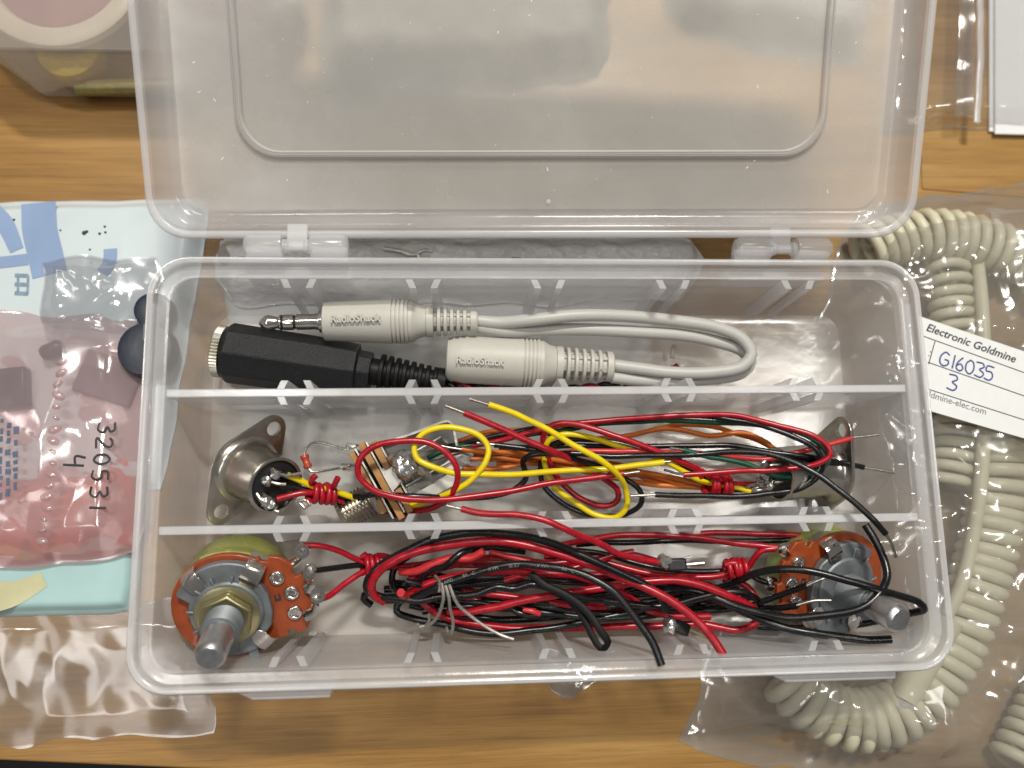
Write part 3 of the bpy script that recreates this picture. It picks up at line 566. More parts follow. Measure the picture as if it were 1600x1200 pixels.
strand(pt1, [(474, 852, 19), (500, 853, 18), (530, 861, 16), (560, 874, 13.5), (590, 882, 12), (640, 884, 9), (720, 884, 7), (800, 880, 6)], KR, RED)
strand(pt1, [(489, 892, 19), (520, 888, 16), (560, 883, 13), (590, 883, 11), (650, 892, 7), (720, 905, 6), (800, 905, 5)], KR, BLK)
strand(pt1, [(498, 937, 18), (515, 931, 16.5), (540, 911, 14.5), (570, 893, 12.5), (600, 888, 10), (660, 880, 7), (730, 872, 6)], KR * 1.05, RED)
wrap(pt1, (567, 882, 13), (592, 880, 12), 1.7, .62, 3.6, RED, [[(573, 869, 14), (571, 866, 14.5), (566, 870, 14)], [(592, 868, 13.5), (606, 870, 12), (612, 880, 10)]])

# ------------------------------------------------------------------ loose bundle in the front compartment
TK = .83
strand(pt2, [(1214, 856, 17.5), (1190, 853, 17), (1162, 850, 16), (1097, 841, 14), (1031, 836, 13), (952, 837, 12), (905, 845, 10), (860, 856, 8)], KR * 1.1, RED, name='wire')
strand(pt2, [(1212, 857, 17.5), (1190, 860, 17), (1180, 869, 16), (1168, 884, 14), (1150, 890, 13), (1120, 900, 12), (1057, 901, 11), (1005, 894, 10), (955, 882, 9), (900, 866, 8), (850, 872, 7)], KR * 1.1, RED)
strand(pt2, [(1203, 912, 14), (1185, 905, 14), (1160, 890, 12), (1123, 892, 11), (1057, 890, 11), (1018, 886, 11), (979, 876, 10), (926, 863, 10), (880, 858, 8)], KR, BLK)
wrap(pt2, (1133, 889, 12.8), (1166, 887, 13.5), 1.75, .66, 4.0, RED, [[(1133, 882, 14), (1140, 880, 14.5), (1150, 880, 14.5)]])
G = 'loose red and black wires in the front compartment'
loose('thin red wire running straight along the divider to the right potentiometer', [(1063, 836, 10), (1136, 833, 10), (1200, 834, 11), (1267, 838, 12)], KR * 1.05, RED, group=G)
loose('thin black wire beside the red one along the lower divider', [(900, 851, 8), (950, 848, 9), (1005, 846, 9), (1080, 846, 9.5), (1149, 845, 10), (1254, 843, 11)], KR, BLK, group=G)
loose('black wire arching highest along the back of the bundle down to a solder ball', [(592, 935, 10), (573, 920, 12), (580, 896, 14), (606, 876, 15), (640, 858, 16), (671, 843, 17), (711, 835, 17.5), (763, 833, 18), (816, 838, 18.5), (881, 855, 19), (921, 873, 19.5), (960, 890, 19.5), (1005, 912, 19), (1031, 930, 18.5), (1042, 955, 17)], TK, BLK, group=G)
loose('thick red wire arching over the bundle and ending nearest the front rim', [(600, 940, 10), (584, 930, 12), (581, 912, 14), (592, 893, 15), (615, 876, 16), (658, 859, 16.5), (711, 849, 17), (763, 846, 17.5), (816, 851, 18), (881, 868, 18), (934, 886, 18), (985, 908, 18.5), (1044, 936, 20), (1084, 965, 21), (1112, 996, 22), (1130, 1023, 22.5)], TK * 1.1, RED, group=G)
prt = loose('printed black wire crossing the bundle and ending over the front wall', [(600, 938, 9), (640, 934, 12), (660, 926, 14), (697, 909, 16), (737, 896, 17), (776, 887, 17.5), (816, 883, 18), (868, 886, 19), (907, 896, 20), (939, 911, 21), (962, 927, 21.5), (981, 947, 22), (1001, 975, 22.5), (1020, 1005, 23), (1034, 1040, 24)], TK, BLK, group=G)
loose('wavy black wire woven through the middle of the bundle', [(580, 945, 8), (568, 935, 9), (575, 925, 10), (600, 933, 11), (627, 936, 12), (655, 939, 13), (684, 933, 13.5), (720, 931, 14), (745, 928, 14.5), (776, 918, 15), (802, 920, 15), (829, 914, 15.5), (862, 920, 15.5), (890, 930, 15), (960, 940, 13), (1031, 948, 12.5), (1084, 936, 13.5), (1130, 926, 14.5), (1160, 926, 14.5), (1184, 938, 13), (1188, 950, 11)], TK * .95, BLK, group=G)
loose('black wire looping below everything near the front wall', [(660, 935, 6), (625, 940, 6), (620, 955, 6), (645, 966, 6), (690, 975, 7), (724, 983, 7.5), (776, 990, 8), (829, 987, 8), (894, 976, 8.5), (960, 962, 9), (1031, 946, 9), (1090, 925, 9), (1140, 912, 12), (1177, 896, 17), (1215, 888, 20), (1252, 889, 22), (1290, 897, 23.5), (1352, 914, 25), (1402, 930, 24.5), (1436, 941, 24.0), (1444, 952, 23.2), (1425, 958, 20), (1370, 971, 13), (1315, 979, 10), (1250, 982, 8), (1183, 979, 7)], TK * .95, BLK, group=G)
loose('black wire looping round the face of the right potentiometer from the divider', [(1352, 820, 21), (1367, 843, 22), (1382, 873, 23), (1386, 900, 24), (1372, 927, 25), (1345, 949, 25), (1302, 961, 23.5), (1240, 965, 21), (1190, 957, 18), (1140, 943, 15), (1080, 922, 12), (1020, 925, 9), (960, 932, 8), (880, 940, 7), (800, 950, 6), (720, 948, 6), (660, 955, 5)], TK, BLK, group=G)
loose('black wire ending cut square beside the right shaft', [(1392, 999, 22), (1352, 1000, 21.5), (1302, 992, 20.5), (1252, 984, 19.5), (1202, 972, 17.5), (1165, 957, 15), (1130, 940, 12.5), (1080, 930, 8), (1000, 952, 6), (930, 957, 5), (860, 962, 5)], TK * 1.02, BLK, group=G)
loose('red wire bowing along the front of the bundle', [(650, 930, 8), (671, 950, 8), (697, 965, 7), (750, 977, 6.5), (802, 982, 6), (900, 981, 6), (1031, 979, 6.5), (1100, 975, 8), (1149, 984, 9), (1180, 974, 10), (1191, 955, 11), (1180, 932, 11.5), (1162, 913, 11), (1130, 905, 9)], TK, RED, group=G)
loose('red wire rising through the centre and turning down behind the black knot', [(700, 955, 8), (724, 956, 9.5), (776, 949, 11), (816, 939, 12), (881, 927, 13), (960, 914, 13.5), (1005, 909, 14), (1057, 908, 14.5), (1097, 916, 15), (1136, 931, 15), (1172, 948, 14), (1190, 962, 12)], TK * 1.05, RED, group=G)
loose('red wire buried under the printed black one', [(640, 925, 10), (660, 915, 12), (711, 902, 13), (776, 893, 14), (860, 896, 14), (920, 905, 13), (970, 925, 11), (1010, 952, 9), (1050, 962, 9), (1110, 963, 9)], TK, RED, group=G)
loose('red wire lying low in the back half of the bundle', [(640, 905, 8), (700, 885, 9), (780, 870, 9), (850, 880, 9.5), (920, 872, 9.5), (990, 868, 10), (1030, 879, 11)], TK, RED, group=G)
loose('dark red wire slanting under the arches', [(760, 915, 8), (830, 897, 9.5), (900, 886, 10), (960, 868, 10), (990, 862, 10)], TK * .9, RED, group=G)
loose('black wire along the bottom centre of the front compartment', [(640, 945, 4), (700, 958, 4), (780, 968, 4), (880, 962, 5), (960, 950, 5), (1040, 958, 6), (1120, 952, 7), (1190, 945, 8)], TK, BLK, group=G)
loose('black wire hidden in the middle with a shallow curl', [(640, 912, 5), (720, 938, 6), (788, 942, 8), (812, 958, 9), (840, 962, 9), (870, 950, 8), (950, 935, 7), (1040, 905, 8), (1110, 915, 8)], TK * .9, BLK, group=G)
loose('black wire curving tightly down at the left end of the bundle', [(640, 868, 10), (618, 885, 10), (612, 908, 9), (620, 925, 7), (650, 935, 5), (730, 945, 4), (860, 938, 4), (980, 922, 4), (1060, 912, 5)], TK * .9, BLK, group=G)
loose('bright red wire twisted with black near the top left of the bundle', [(625, 893, 11), (650, 893, 12.5), (680, 880, 14), (705, 873, 14.5), (735, 872, 15), (756, 861, 16)], TK * 1.05, REDL, group=G)
loose('black wire twisted round the short bright red one', [(660, 912, 11), (664, 897, 12.5), (676, 888, 14), (694, 884, 15), (710, 872, 16), (725, 862, 15.5), (760, 856, 13), (820, 862, 11)], TK * .9, BLK, group=G)
loose('bright red offcut pointing right below the arches', [(765, 862, 13), (790, 868, 14), (828, 878, 15)], KR * .95, REDL, group=G)
loose('bright red offcut near the bottom centre', [(818, 952, 10), (832, 955, 10.5), (843, 959, 10)], KR, REDL, group=G)
loose('pink ended red stub pointing up at the left of the bundle', [(650, 930, 10), (637, 932, 12), (626, 926, 16)], TK * 1.05, REDL, group=G)
loose('short black stub left of the tie wire', [(634, 908, 13), (650, 912, 12.5), (680, 920, 11)], TK * .9, BLK, group=G)
loose('upper of two short black leads with bare tips on the right potentiometer', [(1190, 940, 15), (1227, 927, 18), (1262, 914, 22)], KR * 1.1, BLK, None, [(1260, 915, 22), (1278, 907, 23), (1297, 901, 23.5)], 'short black leads with bare tips')
loose('lower of two short black leads with bare tips on the right potentiometer', [(1190, 950, 14), (1220, 950, 18), (1246, 946, 20.5)], KR * 1.1, BLK, None, [(1244, 946, 20.5), (1270, 939, 21.5), (1298, 938, 22)], 'short black leads with bare tips')
random.seed(23)
for k in range(9):
    red = k % 3 == 1; ph = random.uniform(0, 6); cy0 = random.uniform(-8, 8); am = random.uniform(22, 40) * random.choice((-1, 1)); x0 = random.uniform(600, 680); x1 = random.uniform(1120, 1190)
    P_ = []
    for i in range(8):
        f_ = i / 7; P_.append((x0 + (x1 - x0) * f_, 918 + cy0 + 12 * f_ + am * sin(pi * f_) * .8 + 7 * sin(ph + f_ * 7), 2.5 + random.uniform(0, 2) + 5.5 * sin(pi * f_)))
    loose('deep red wire buried low in the bundle of the front compartment' if red else 'black wire buried low in the bundle of the front compartment', P_, TK * random.uniform(.85, 1.0), RED if red else BLK, group='red wires buried in the bundle' if red else 'black wires buried in the bundle')
# printing on the black wire
def print_on(parent, pts, r, s0, body, size):
    P = spline(PT(pts), .2); acc = 0; cum = [0]
    for i in range(1, len(P)): cum.append(cum[-1] + (P[i] - P[i - 1]).length)
    out = B(); s = s0
    for ch in body:
        wd = size * (.72 if ch not in '1I-' else .45)
        if ch != ' ' and s < cum[-1]:
            i = min(range(len(cum)), key=lambda k: abs(cum[k] - s)); i = min(max(i, 1), len(P) - 2)
            t = (P[i + 1] - P[i - 1]).normalized(); vd = (CP - P[i]).normalized()
            M = frame(P[i] + vd * (r + .01) - t.cross(-vd) * 0, vd, t)
            tb = text_b(ch, size, M @ T(0, -size * .35, 0), extrude=.01); out.v += []; n = len(out.v); out.v += tb.v; out.f += [tuple(k + n for k in f) for f in tb.f]
        s += wd
    return out.build('printing', WIREPRINT, parent)
PRT = [(600, 938, 9), (640, 934, 12), (660, 926, 14), (697, 909, 16), (737, 896, 17), (776, 887, 17.5), (816, 883, 18), (868, 886, 19), (907, 896, 20), (939, 911, 21), (962, 927, 21.5), (981, 947, 22), (1001, 975, 22.5), (1020, 1005, 23), (1034, 1040, 24)]
print_on(prt, PRT, TK, 14, '24AWG   80 C    AWM   1007     VW-1    80 C', .98)
# folded sleeve
sl = thing('heat_shrink_sleeve', at(900, 940, 5), 'flattened matt black sleeve folded at its tip, drooping out of the bundle', 'sleeve')
b = B(); b.tube(PT([(829, 896, 16), (850, 914, 17), (880, 928, 17.5), (907, 946, 18), (925, 965, 18.5), (938, 985, 19), (950, 1004, 19), (944, 1014, 18)]), .78, 10, flat=.5)
b.build('upper_strip', SLEEVE, sl)
b = B(); b.tube(PT([(862, 922, 15), (885, 935, 16), (903, 953, 16.5), (915, 972, 17), (926, 995, 17.5), (938, 1012, 18), (946, 1013, 18)]), .72, 10, flat=.5); b.build('lower_strip', SLEEVE, sl)
# grey tie wire
b = B()
b.tube(PT([(690, 912, 17), (693, 930, 17.5), (690, 948, 15), (682, 966, 11), (670, 977, 9), (660, 982, 8), (652, 975, 7)]), .36, 8)
b.tube(PT([(696, 915, 17), (701, 932, 17.5), (703, 950, 15), (708, 972, 12), (705, 990, 10), (700, 990, 9), (698, 980, 8)]), .36, 8)
b.tube(PT([(702, 914, 17), (708, 930, 17.8), (716, 945, 17), (735, 962, 16), (760, 980, 15.5), (785, 993, 15.5), (803, 999, 16)]), .36, 8)
b.tube(PT([(680, 900, 13), (688, 912, 16), (686, 925, 17)]), .34, 8); b.tube(PT([(670, 960, 10), (671, 970, 9), (664, 978, 8), (655, 980, 8)]), .34, 8)
tag(b.build('tie_wire', WIRE_G), 'thin grey bare wire coiled round the bundle with one end pointing down right', 'wire')
# transistors with solder balls
t = thing('transistor', at(1050, 878, 10), 'small black part with two bare legs on a solder ball at the red wire end', 'transistor', 'small soldered parts in the bundle')
b = B(); b.lathe([(.3, -1.4), (1.3, -.9), (1.6, 0), (1.2, 1), (.3, 1.4)], frame(at(1037, 878, 17), (.4, 0, 1), (1, 0, 0)), 16); b.build('solder_ball', SOLDER, t)
M = frame(at(1056, 882, 16.5), (0, 0, 1), at(1098, 880, 16.5) - at(1056, 882, 16.5)); b = B(); b.box(-2, 2.2, -1.3, 1.3, -1.2, 1.0, M); b.build('case', BAKE, t, bevel=.4)
b = B(); b.tube(PT([(1062, 883, 16.5), (1080, 882, 16.8), (1100, 880, 17)]), .4, 8); b.tube(PT([(1062, 879, 16.5), (1068, 873, 17), (1080, 870, 17.5)]), .25, 8); b.build('leg', TIN, t)
t = thing('transistor', at(1055, 978, 8), 'small black block on a bright solder ball below the bundle near the front rim', 'transistor', 'small soldered parts in the bundle')
b = B(); b.lathe([(.3, -1.5), (1.4, -.9), (1.75, 0), (1.3, 1), (.3, 1.5)], frame(at(1046, 978, 16), (.4, 0, 1), (1, 0, 0)), 16); b.build('solder_ball', SOLDER, t)
M = frame(at(1064, 981, 15.5), (.2, .1, 1), at(1080, 986, 15) - at(1060, 978, 15)); b = B(); b.box(-1.6, 1.6, -1.3, 1.3, -1.2, 1.2, M); b.build('case', BAKE, t, bevel=.3)
b = B(); b.tube(PT([(1073, 983, 15), (1090, 990, 14.5), (1105, 996, 14)]), .35, 8, flat=.4); b.build('leg', BRASSN, t)

# ------------------------------------------------------------------ back compartment: grey adapter cable
ad = thing('audio_adapter_cable', (*at(850, 530, 0).xy, 0), 'light grey audio adapter cable with metal-tipped plug and moulded socket', 'audio cable')
def along(a, bb):
    p0, p1 = at(*a), at(*bb); return frame(p0, p1 - p0, (0, 0, 1)), (p1 - p0).length
# plug: x is up, z along
PM, PL = along((506, 502, 12.5), (746, 502, 12.5))
tipM, tl = along((405, 505, 12.5), (508, 502, 12.5))
b = B(); b.lathe([(.3, 0), (1.0, .5), (1.72, 1.6), (1.75, 2.2), (1.35, 3.6), (1.3, 4.2), (1.75, 4.6), (1.75, 4.9)], tipM, 32); b.lathe([(1.72, 5.4), (1.75, 5.5), (1.75, 7.6)], tipM, 32); b.lathe([(1.75, 8.2), (1.75, tl - 2.0), (1.9, tl - 1.9), (1.9, tl - 1.4), (2.5, tl - 1.2), (2.5, tl)], tipM, 32)
b.build('plug_tip', CHROME, ad, sharp=35)
b = B(); b.lathe([(1.6, 4.8), (1.66, 5.0), (1.47, 8.3), (1.6, 8.4)], tipM, 24); b.build('insulating_ring', BAKE, ad)
def moulding(M, sc_=1, lb=14.5, r0=4.5, r1=5.2, socket_=False):
    pr = [(r0 - .6, 0), (r0 - .1, .25), (r0, .8), (r1, lb)]
    z = lb + .4
    for k in range(5): pr += [(r1 + .05, z), (r1 + .05, z + .55), (r1 - .3, z + .65), (r1 - .3, z + .85)]; z += .9
    pr += [(r1 - .3, z + .6), (r1 - 1.2, z + 2.0), (r1 - 1.6, z + 3.6), (r1 - 1.8, z + 3.7)]
    return pr, z + 3.7
pr, ze = moulding(PM, lb=14.2, r0=4.35, r1=5.0)
b = B(); b.lathe(pr, PM, 48); b.build('plug_body', GREYP, ad, sharp=30)
def boot(M, z0, z1, r0, r1, name='strain_relief', mat=GREYP, nr=6, oval=1.0):
    b = B(); L = z1 - z0
    MS = M @ Matrix.Diagonal((oval, 1, 1, 1))
    b.lathe([(r0 * .62, z0), (r1 * .62, z1)], MS, 24)
    b.lathe([(r0, z0), (r0, z0 + 1.5), (r0 * .6, z0 + 1.6)], MS, 32)
    for k in range(nr - 1):
        z = z0 + 2.3 + (L - 4.2) * k / (nr - 1); r_ = r0 + (r1 - r0) * (z - z0) / L
        b.lathe([(r_ * .6, z), (r_ * .94, z), (r_, z + .15), (r_, z + .75), (r_ * .94, z + .9), (r_ * .6, z + .9)], MS, 32)
    b.lathe([(r1 * .6, z1 - 1.7), (r1, z1 - 1.6), (r1, z1 - .3), (r1 * .9, z1)], MS, 32)
    for a in range(0, 360, 60):
        m_ = MS @ Matrix.Rotation(R(a + 30), 4, 'Z'); b.box(r1 * .5, r1 * .8, -.5, .5, z0 + .5, z1 - .4, m_)
    return b.build(name, mat, ad if mat == GREYP else hs, sharp=40)
boot(PM, ze, PL, 3.6, 2.7)
b = text_b('RadioShack', 2.35, frame(at(516, 504, 17.35), (-.07, -.12, 1), at(606, 501, 17.75) - at(516, 504, 17.35)), extrude=.14, bold=.05, sx=1.0); b.build('embossed_name', GREYP, ad)
SM3, SL3 = along((697, 560, 8.5), (957, 573, 8.2))
pr, ze = moulding(SM3, lb=16.6, r0=5.0, r1=5.6)
b = B(); b.lathe([(4.0, 0), (4.6, .3), (5.0, 1.2), (5.45, 4)] + [(r_, z) for r_, z in pr[3:]], SM3, 48); b.build('socket_body', GREYP, ad, sharp=30)
boot(SM3, ze, SL3, 4.1, 3.5)
b = text_b('RadioShack', 2.3, frame(at(712, 567, 14.05), (0, -.1, 1), at(790, 573, 14.1) - at(712, 568, 14.05)), extrude=.16, bold=.05); b.build('embossed_name', GREYP, ad)
b = text_b('2', 1.6, frame(at(944, 580, 11.9), (0, -.2, 1), (0, 1, 0)), extrude=.1); b.build('embossed_number', GREYP, ad)
b = B(); b.tube(PT([(744, 501, 12.5), (780, 504, 12.8), (830, 500, 14.5), (900, 493, 15), (980, 494, 14), (1060, 502, 13), (1120, 512, 13), (1160, 530, 13), (1174, 553, 13), (1160, 572, 12.5), (1110, 582, 11), (1050, 582, 9.5), (1000, 576, 9), (955, 570, 8.6)]), 1.42, 18, step=1.2); b.build('cable', GREYC, ad)
b = B(); b.tube(PT([(744, 510, 11.5), (790, 517, 11.5), (850, 515, 11.8), (920, 515, 12), (1000, 519, 11.5), (1070, 524, 11), (1120, 534, 10.5), (1160, 548, 10.5), (1173, 565, 10.3), (1158, 583, 9.6), (1110, 592, 8), (1050, 596, 7.2), (1000, 594, 7.2), (955, 589, 7.6)]), 1.42, 18, step=1.2); b.build('cable', GREYC, ad)
# black handset socket
hs = thing('black_extension_socket', (*at(450, 550, 0).xy, 0), 'black eight-sided moulded headphone socket with knurled metal nose and ribbed boot', 'connector')
HM, HL = along((350, 550, 7.6), (580, 583, 6.6))
def ngon_ring(r, z, n=8, ph=10, sq=1): return [Vector((r * cos(R(ph + 360 / n * i)), r * sq * sin(R(ph + 360 / n * i)), z)) for i in range(n)]
b = B(); b.rings([ngon_ring(5.3, 0), ngon_ring(6.3, .6), ngon_ring(6.9, 1.5), ngon_ring(6.7, 20), ngon_ring(6.3, HL - 3.2), ngon_ring(5.0, HL - 3.1), ngon_ring(4.8, HL)], HM); b.build('socket_body', BLKP, hs, sharp=20, bevel=.25)
b = B(); N_ = 100; rs = []
for z, k in ((-1.9, .86), (-1.6, .97), (-1.5, 1), (.1, 1), (.2, .97)):
    rs.append([Vector(((5.9 if (i % 2) else 5.6) * k * cos(2 * pi * i / N_), (5.9 if (i % 2) else 5.6) * k * sin(2 * pi * i / N_), z)) for i in range(N_)])
b.rings(rs, HM); b.build('knurled_nose', plain('satin_nickel', (.58, .56, .47), .35, .9, 300), hs, sharp=20)
HM2, HL2 = along((578, 580, 6.6), (697, 598, 6.2))
b = B(); b.lathe([(3.2, 0), (2.4, HL2)], HM2, 24)
for k in range(9):
    z = 2.2 + k * 1.75; r_ = 4.4 - k * .16
    b.lathe([(r_ * .6, z), (r_ * .95, z), (r_, z + .2), (r_, z + .9), (r_ * .95, z + 1.1), (r_ * .6, z + 1.1)], HM2, 28)
b.lathe([(3.0, HL2 - 2.2), (3.3, HL2 - 2), (3.2, HL2 - .2), (2.8, HL2)], HM2, 28); b.build('ribbed_boot', SLEEVE, hs, sharp=40)
cl = spline(PT([(690, 600, 5.5), (740, 605, 5), (800, 610, 4.6), (860, 611, 4.2), (940, 605, 3.8), (1000, 598, 3.2), (1035, 592, 2.6), (1062, 574, 2.0)]), .5)
for ph, mt in ((0, RED), (pi, BLK)):
    P = []
    for i, q in enumerate(cl):
        t = (cl[min(i + 1, len(cl) - 1)] - cl[max(i - 1, 0)]).normalized(); x = t.cross(Vector((0, 0, 1))).normalized(); y = t.cross(x); a = ph + i * .5 / 7.5 * 2 * pi
        P.append(q + (x * cos(a) + y * sin(a)) * .72)
    B().tube(P, .66, 10, smooth=False).build('twisted_lead', mt, hs, sharp=60)
b = B(); b.lathe([(.3, 0), (.55, .3), (.55, 3.0), (.3, 3.4)], frame(at(1050, 560, 3), at(1052, 545, 4) - at(1050, 560, 3), (1, 0, 0)), 12); b.build('crimped_tip', CREAM, hs)
# black specks in the box
sp = B()
for a, c in ((1303, 495), (1297, 492), (1290, 490), (1330, 493), (1165, 460), (1302, 506), (1436, 519), (1373, 537), (1328, 704), (1373, 645), (1207, 627), (1370, 755), (634, 707), (720, 470), (485, 475), (1400, 754)):
    P = at(a, c, 0); P.z = max(.05, 0)
    z = 0 if 480 < a < 1310 else 3
    if z: P = at(a, c, 0)
    if abs(P.x) > 74 or P.y > 70: continue
    r_ = random.uniform(.12, .3); sp.box(P.x - r_, P.x + r_, P.y - r_ * .7, P.y + r_ * .7, .02, .2)
tag(sp.build('debris_specks', INK), 'tiny black specks scattered on the box floor', 'debris', kind='stuff')

# ------------------------------------------------------------------ things lying round and under the box
def crumple(x, y, seed, fr):
    p = Vector((x * fr, y * fr, seed)); s = 0; a = 1
    for k in range(3):
        s += a * (1 - 2 * abs(noise.noise(p))) ; p = p * 1.9 + Vector((3.1, 1.7, 5)); a *= .42
    return s / 1.6
class Bag:
    def __init__(s, corners, z0, th, amp=1.0, fr=.05, seed=0, edge=5, jit=.6, closed=True, nu=110, nv=90, flat=0):
        s.c = [at(x, y, z0) for x, y in corners]; s.z0, s.th, s.amp, s.fr, s.seed, s.edge, s.jit, s.nu, s.nv, s.flat = z0, th, amp, fr, seed, edge, jit, nu, nv, flat
        s.W = ((s.c[1] - s.c[0]).length + (s.c[2] - s.c[3]).length) / 2; s.H = ((s.c[3] - s.c[0]).length + (s.c[2] - s.c[1]).length) / 2
    def pos(s, u, v):
        # rounded corners: pull corner points in
        a = s.c[0].lerp(s.c[1], u); b_ = s.c[3].lerp(s.c[2], u); q = a.lerp(b_, v)
        e = min(u, 1 - u) * s.W; f = min(v, 1 - v) * s.H
        cc = (s.c[0] + s.c[1] + s.c[2] + s.c[3]) / 4
        if e < 6 and f < 6: k = ((6 - e) / 6) * ((6 - f) / 6); q = q.lerp(cc, .012 * k * 6 * 6 / max(20, min(s.W, s.H)) * 3)
        j = max(0, 1 - min(e, f) / 8) * s.jit
        q = q + Vector((noise.noise(Vector((q.x * .09, q.y * .09, s.seed + 9))) * j * 3, noise.noise(Vector((q.x * .09, q.y * .09, s.seed + 19))) * j * 3, 0))
        return q, min(e, f)
    def height(s, x, y, d=99):
        k = min(1, d / s.edge); k = k * k * (3 - 2 * k); c_ = crumple(x, y, s.seed, s.fr)
        z = s.z0 + (s.th + s.amp * (c_ - s.flat)) * k
        return min(z, -2.7 + max(0, abs(x) - 76, 1.5 - y, y - 76.5) * 1.7)      # pressed flat where the box stands on it
    def mesh(s):
        b = B(); nu, nv = s.nu, s.nv; g = {}
        for lay in (0, 1):
            for j in range(nv + 1):
                for i in range(nu + 1):
                    q, d = s.pos(i / nu, j / nv); g[lay, i, j] = len(b.v)
                    z = max(s.z0 + .12, s.height(q.x, q.y, d)) if lay else s.z0
                    b.v.append(Vector((q.x, q.y, z)))
        for j in range(nv):
            for i in range(nu):
                b.f.append((g[1, i, j], g[1, i + 1, j], g[1, i + 1, j + 1], g[1, i, j + 1])); b.f.append((g[0, i, j], g[0, i, j + 1], g[0, i + 1, j + 1], g[0, i + 1, j]))
        for i in range(nu):
            for j in (0, nv): b.f.append((g[0, i, j], g[0, i + 1, j], g[1, i + 1, j], g[1, i, j]))
        for j in range(nv):
            for i in (0, nu): b.f.append((g[0, i, j], g[0, i, j + 1], g[1, i, j + 1], g[1, i, j]))
        return b
def ribbon(b, pts, wd, hf, lift=.12, n=6, taper=None):
    "a printed stroke lying on a height field"
    P = spline([Vector((q.x, q.y, 0)) for q in pts], 1.0) if len(pts) > 2 else [pts[0].lerp(pts[1], i / 12) for i in range(13)]
    rows = []
    for i, q in enumerate(P):
        t = (P[min(i + 1, len(P) - 1)] - P[max(i - 1, 0)]); t.z = 0; t.normalize(); nrm = Vector((-t.y, t.x, 0)); w_ = wd * (1 if not taper else taper(i / (len(P) - 1)))
        rows.append([Vector((*(q + nrm * (w_ * (k / (n - 1) - .5))).xy, 0)) for k in range(n)])
    n0 = len(b.v)
    for r_ in rows:
        for q in r_: q.z = hf(q.x, q.y) + lift; b.v.append(q)
    for i in range(len(rows) - 1):
        for k in range(n - 1): a = n0 + i * n + k; b.f.append((a, a + 1, a + 1 + n, a + n))
    return b

# printed mailer at the left
mb_ = Bag([(-150, 318), (330, 311), (255, 770), (-150, 780)], TZ + .3, 3.2, .55, .035, 4, 4, .3, nu=130, nv=110)
t = thing('mailing_bag', at(100, 540, TZ), 'pale blue-white plastic mailing bag with large faded blue print, left of the box', 'bag')
mb_.mesh().build('bag_skin', plain('mailer_film', (.60, .68, .71), .28, 0, 30, .08, 0, coat=.3), t, sharp=80)
MH = lambda x, y: mb_.height(x, y)
q = lambda *l: [at(x, y, TZ + 3.3) for x, y in l]
b = B(); ribbon(b, q((62, 318), (64, 360), (72, 395), (80, 430)), 8.3, MH); ribbon(b, q((-25, 322), (8, 350), (28, 392)), 5.2, MH, taper=lambda s_: 1 - .35 * s_)
ribbon(b, q((-40, 412), (0, 411), (46, 406)), 2.9, MH); ribbon(b, q((174, 390), (174, 404), (170, 418), (162, 428)), 3.2, MH)
b.build('printed_shape', BLUEP, t)
b = B(); ribbon(b, q((30, 430), (30, 459)), .55, MH); ribbon(b, q((46, 432), (45, 461)), .0 + .55, MH)
for yy in (431, 445, 459): ribbon(b, q((25, yy), (46, yy + 1)), .95, MH)
b.build('printed_letter', plain('slate_print', (.22, .32, .42), .5), t)
b = B()
for a, c, r_ in ((133, 365, .6), (137, 363, .4), (157, 366, .35), (165, 355, .3), (166, 364, .3), (96, 361, .25), (23, 344, .3), (142, 391, .25)):
    P = at(a, c, TZ + 3.4); z = MH(P.x, P.y); b.lathe([(r_, 0), (r_ * .8, .25)], T(P.x, P.y, z), 7)
b.build('dirt_speck', INK, t)
wb = Bag([(62, 398), (250, 392), (236, 560), (70, 530)], TZ + 4.4, 2.6, 2.2, .08, 83, 6, 1.2, nu=90, nv=80)
tag(wb.mesh().build('clear_wrapper', film('wrapper_film', .92, det=1.5, rough=.12, bscale=42, bstr=.9, bdist=.006, gl=.5, fres=1.45), sharp=80), 'crumpled clear wrapper with bright glints on the blue-white mailer above the pink bag', 'wrapper')
# dark knobs half under the box
for (a, c, r_, lab) in ((243, 488, 4.4, 'upper dark round knob half hidden behind the left wall of the box'), (232, 548, 6.6, 'lower larger dark round knob half hidden behind the left wall of the box')):
    P = at(a, c, TZ + 6); t = thing('control_knob', (P.x, P.y, TZ + 3.6), lab, 'knob')
    b = B(); b.lathe([(r_, 0), (r_, 3.5), (r_ * .93, 4.6), (r_ * .7, 4.9), (r_ * .3, 4.7)], T(P.x, P.y, TZ + 3.9), 32); b.build('knob_body', KNOB, t)
    b = B(); b.box(P.x - .3, P.x + .3, P.y + r_ * .3, P.y + r_ * .9, TZ + 8.7, TZ + 8.95); b.build('pointer_line', GINK, t)
P = at(22, 608, TZ + 4); b = B(); b.box(-4.6, 4.2, -4.6, 4.6, 0, 3.2, T(P.x, P.y, TZ + 4.2) @ Matrix.Rotation(R(6), 4, 'Z')); o = b.build('plastic_switch', KNOB, bevel=.6); tag(o, 'small dark block seen through the pink bag at the left edge', 'switch')
P = at(88, 548, TZ + 4); b = B(); b.lathe([(.3, 0), (1.5, .2), (1.9, 1), (1.9, 4.2), (1.4, 5), (.3, 5.2)], frame((P.x - 2, P.y - 1.5, TZ + 6.4), (.9, .45, 0), (0, 0, 1)), 18); tag(b.build('rubber_grommet', KNOB), 'little dark blob inside the pink bag near its top fold', 'grommet')
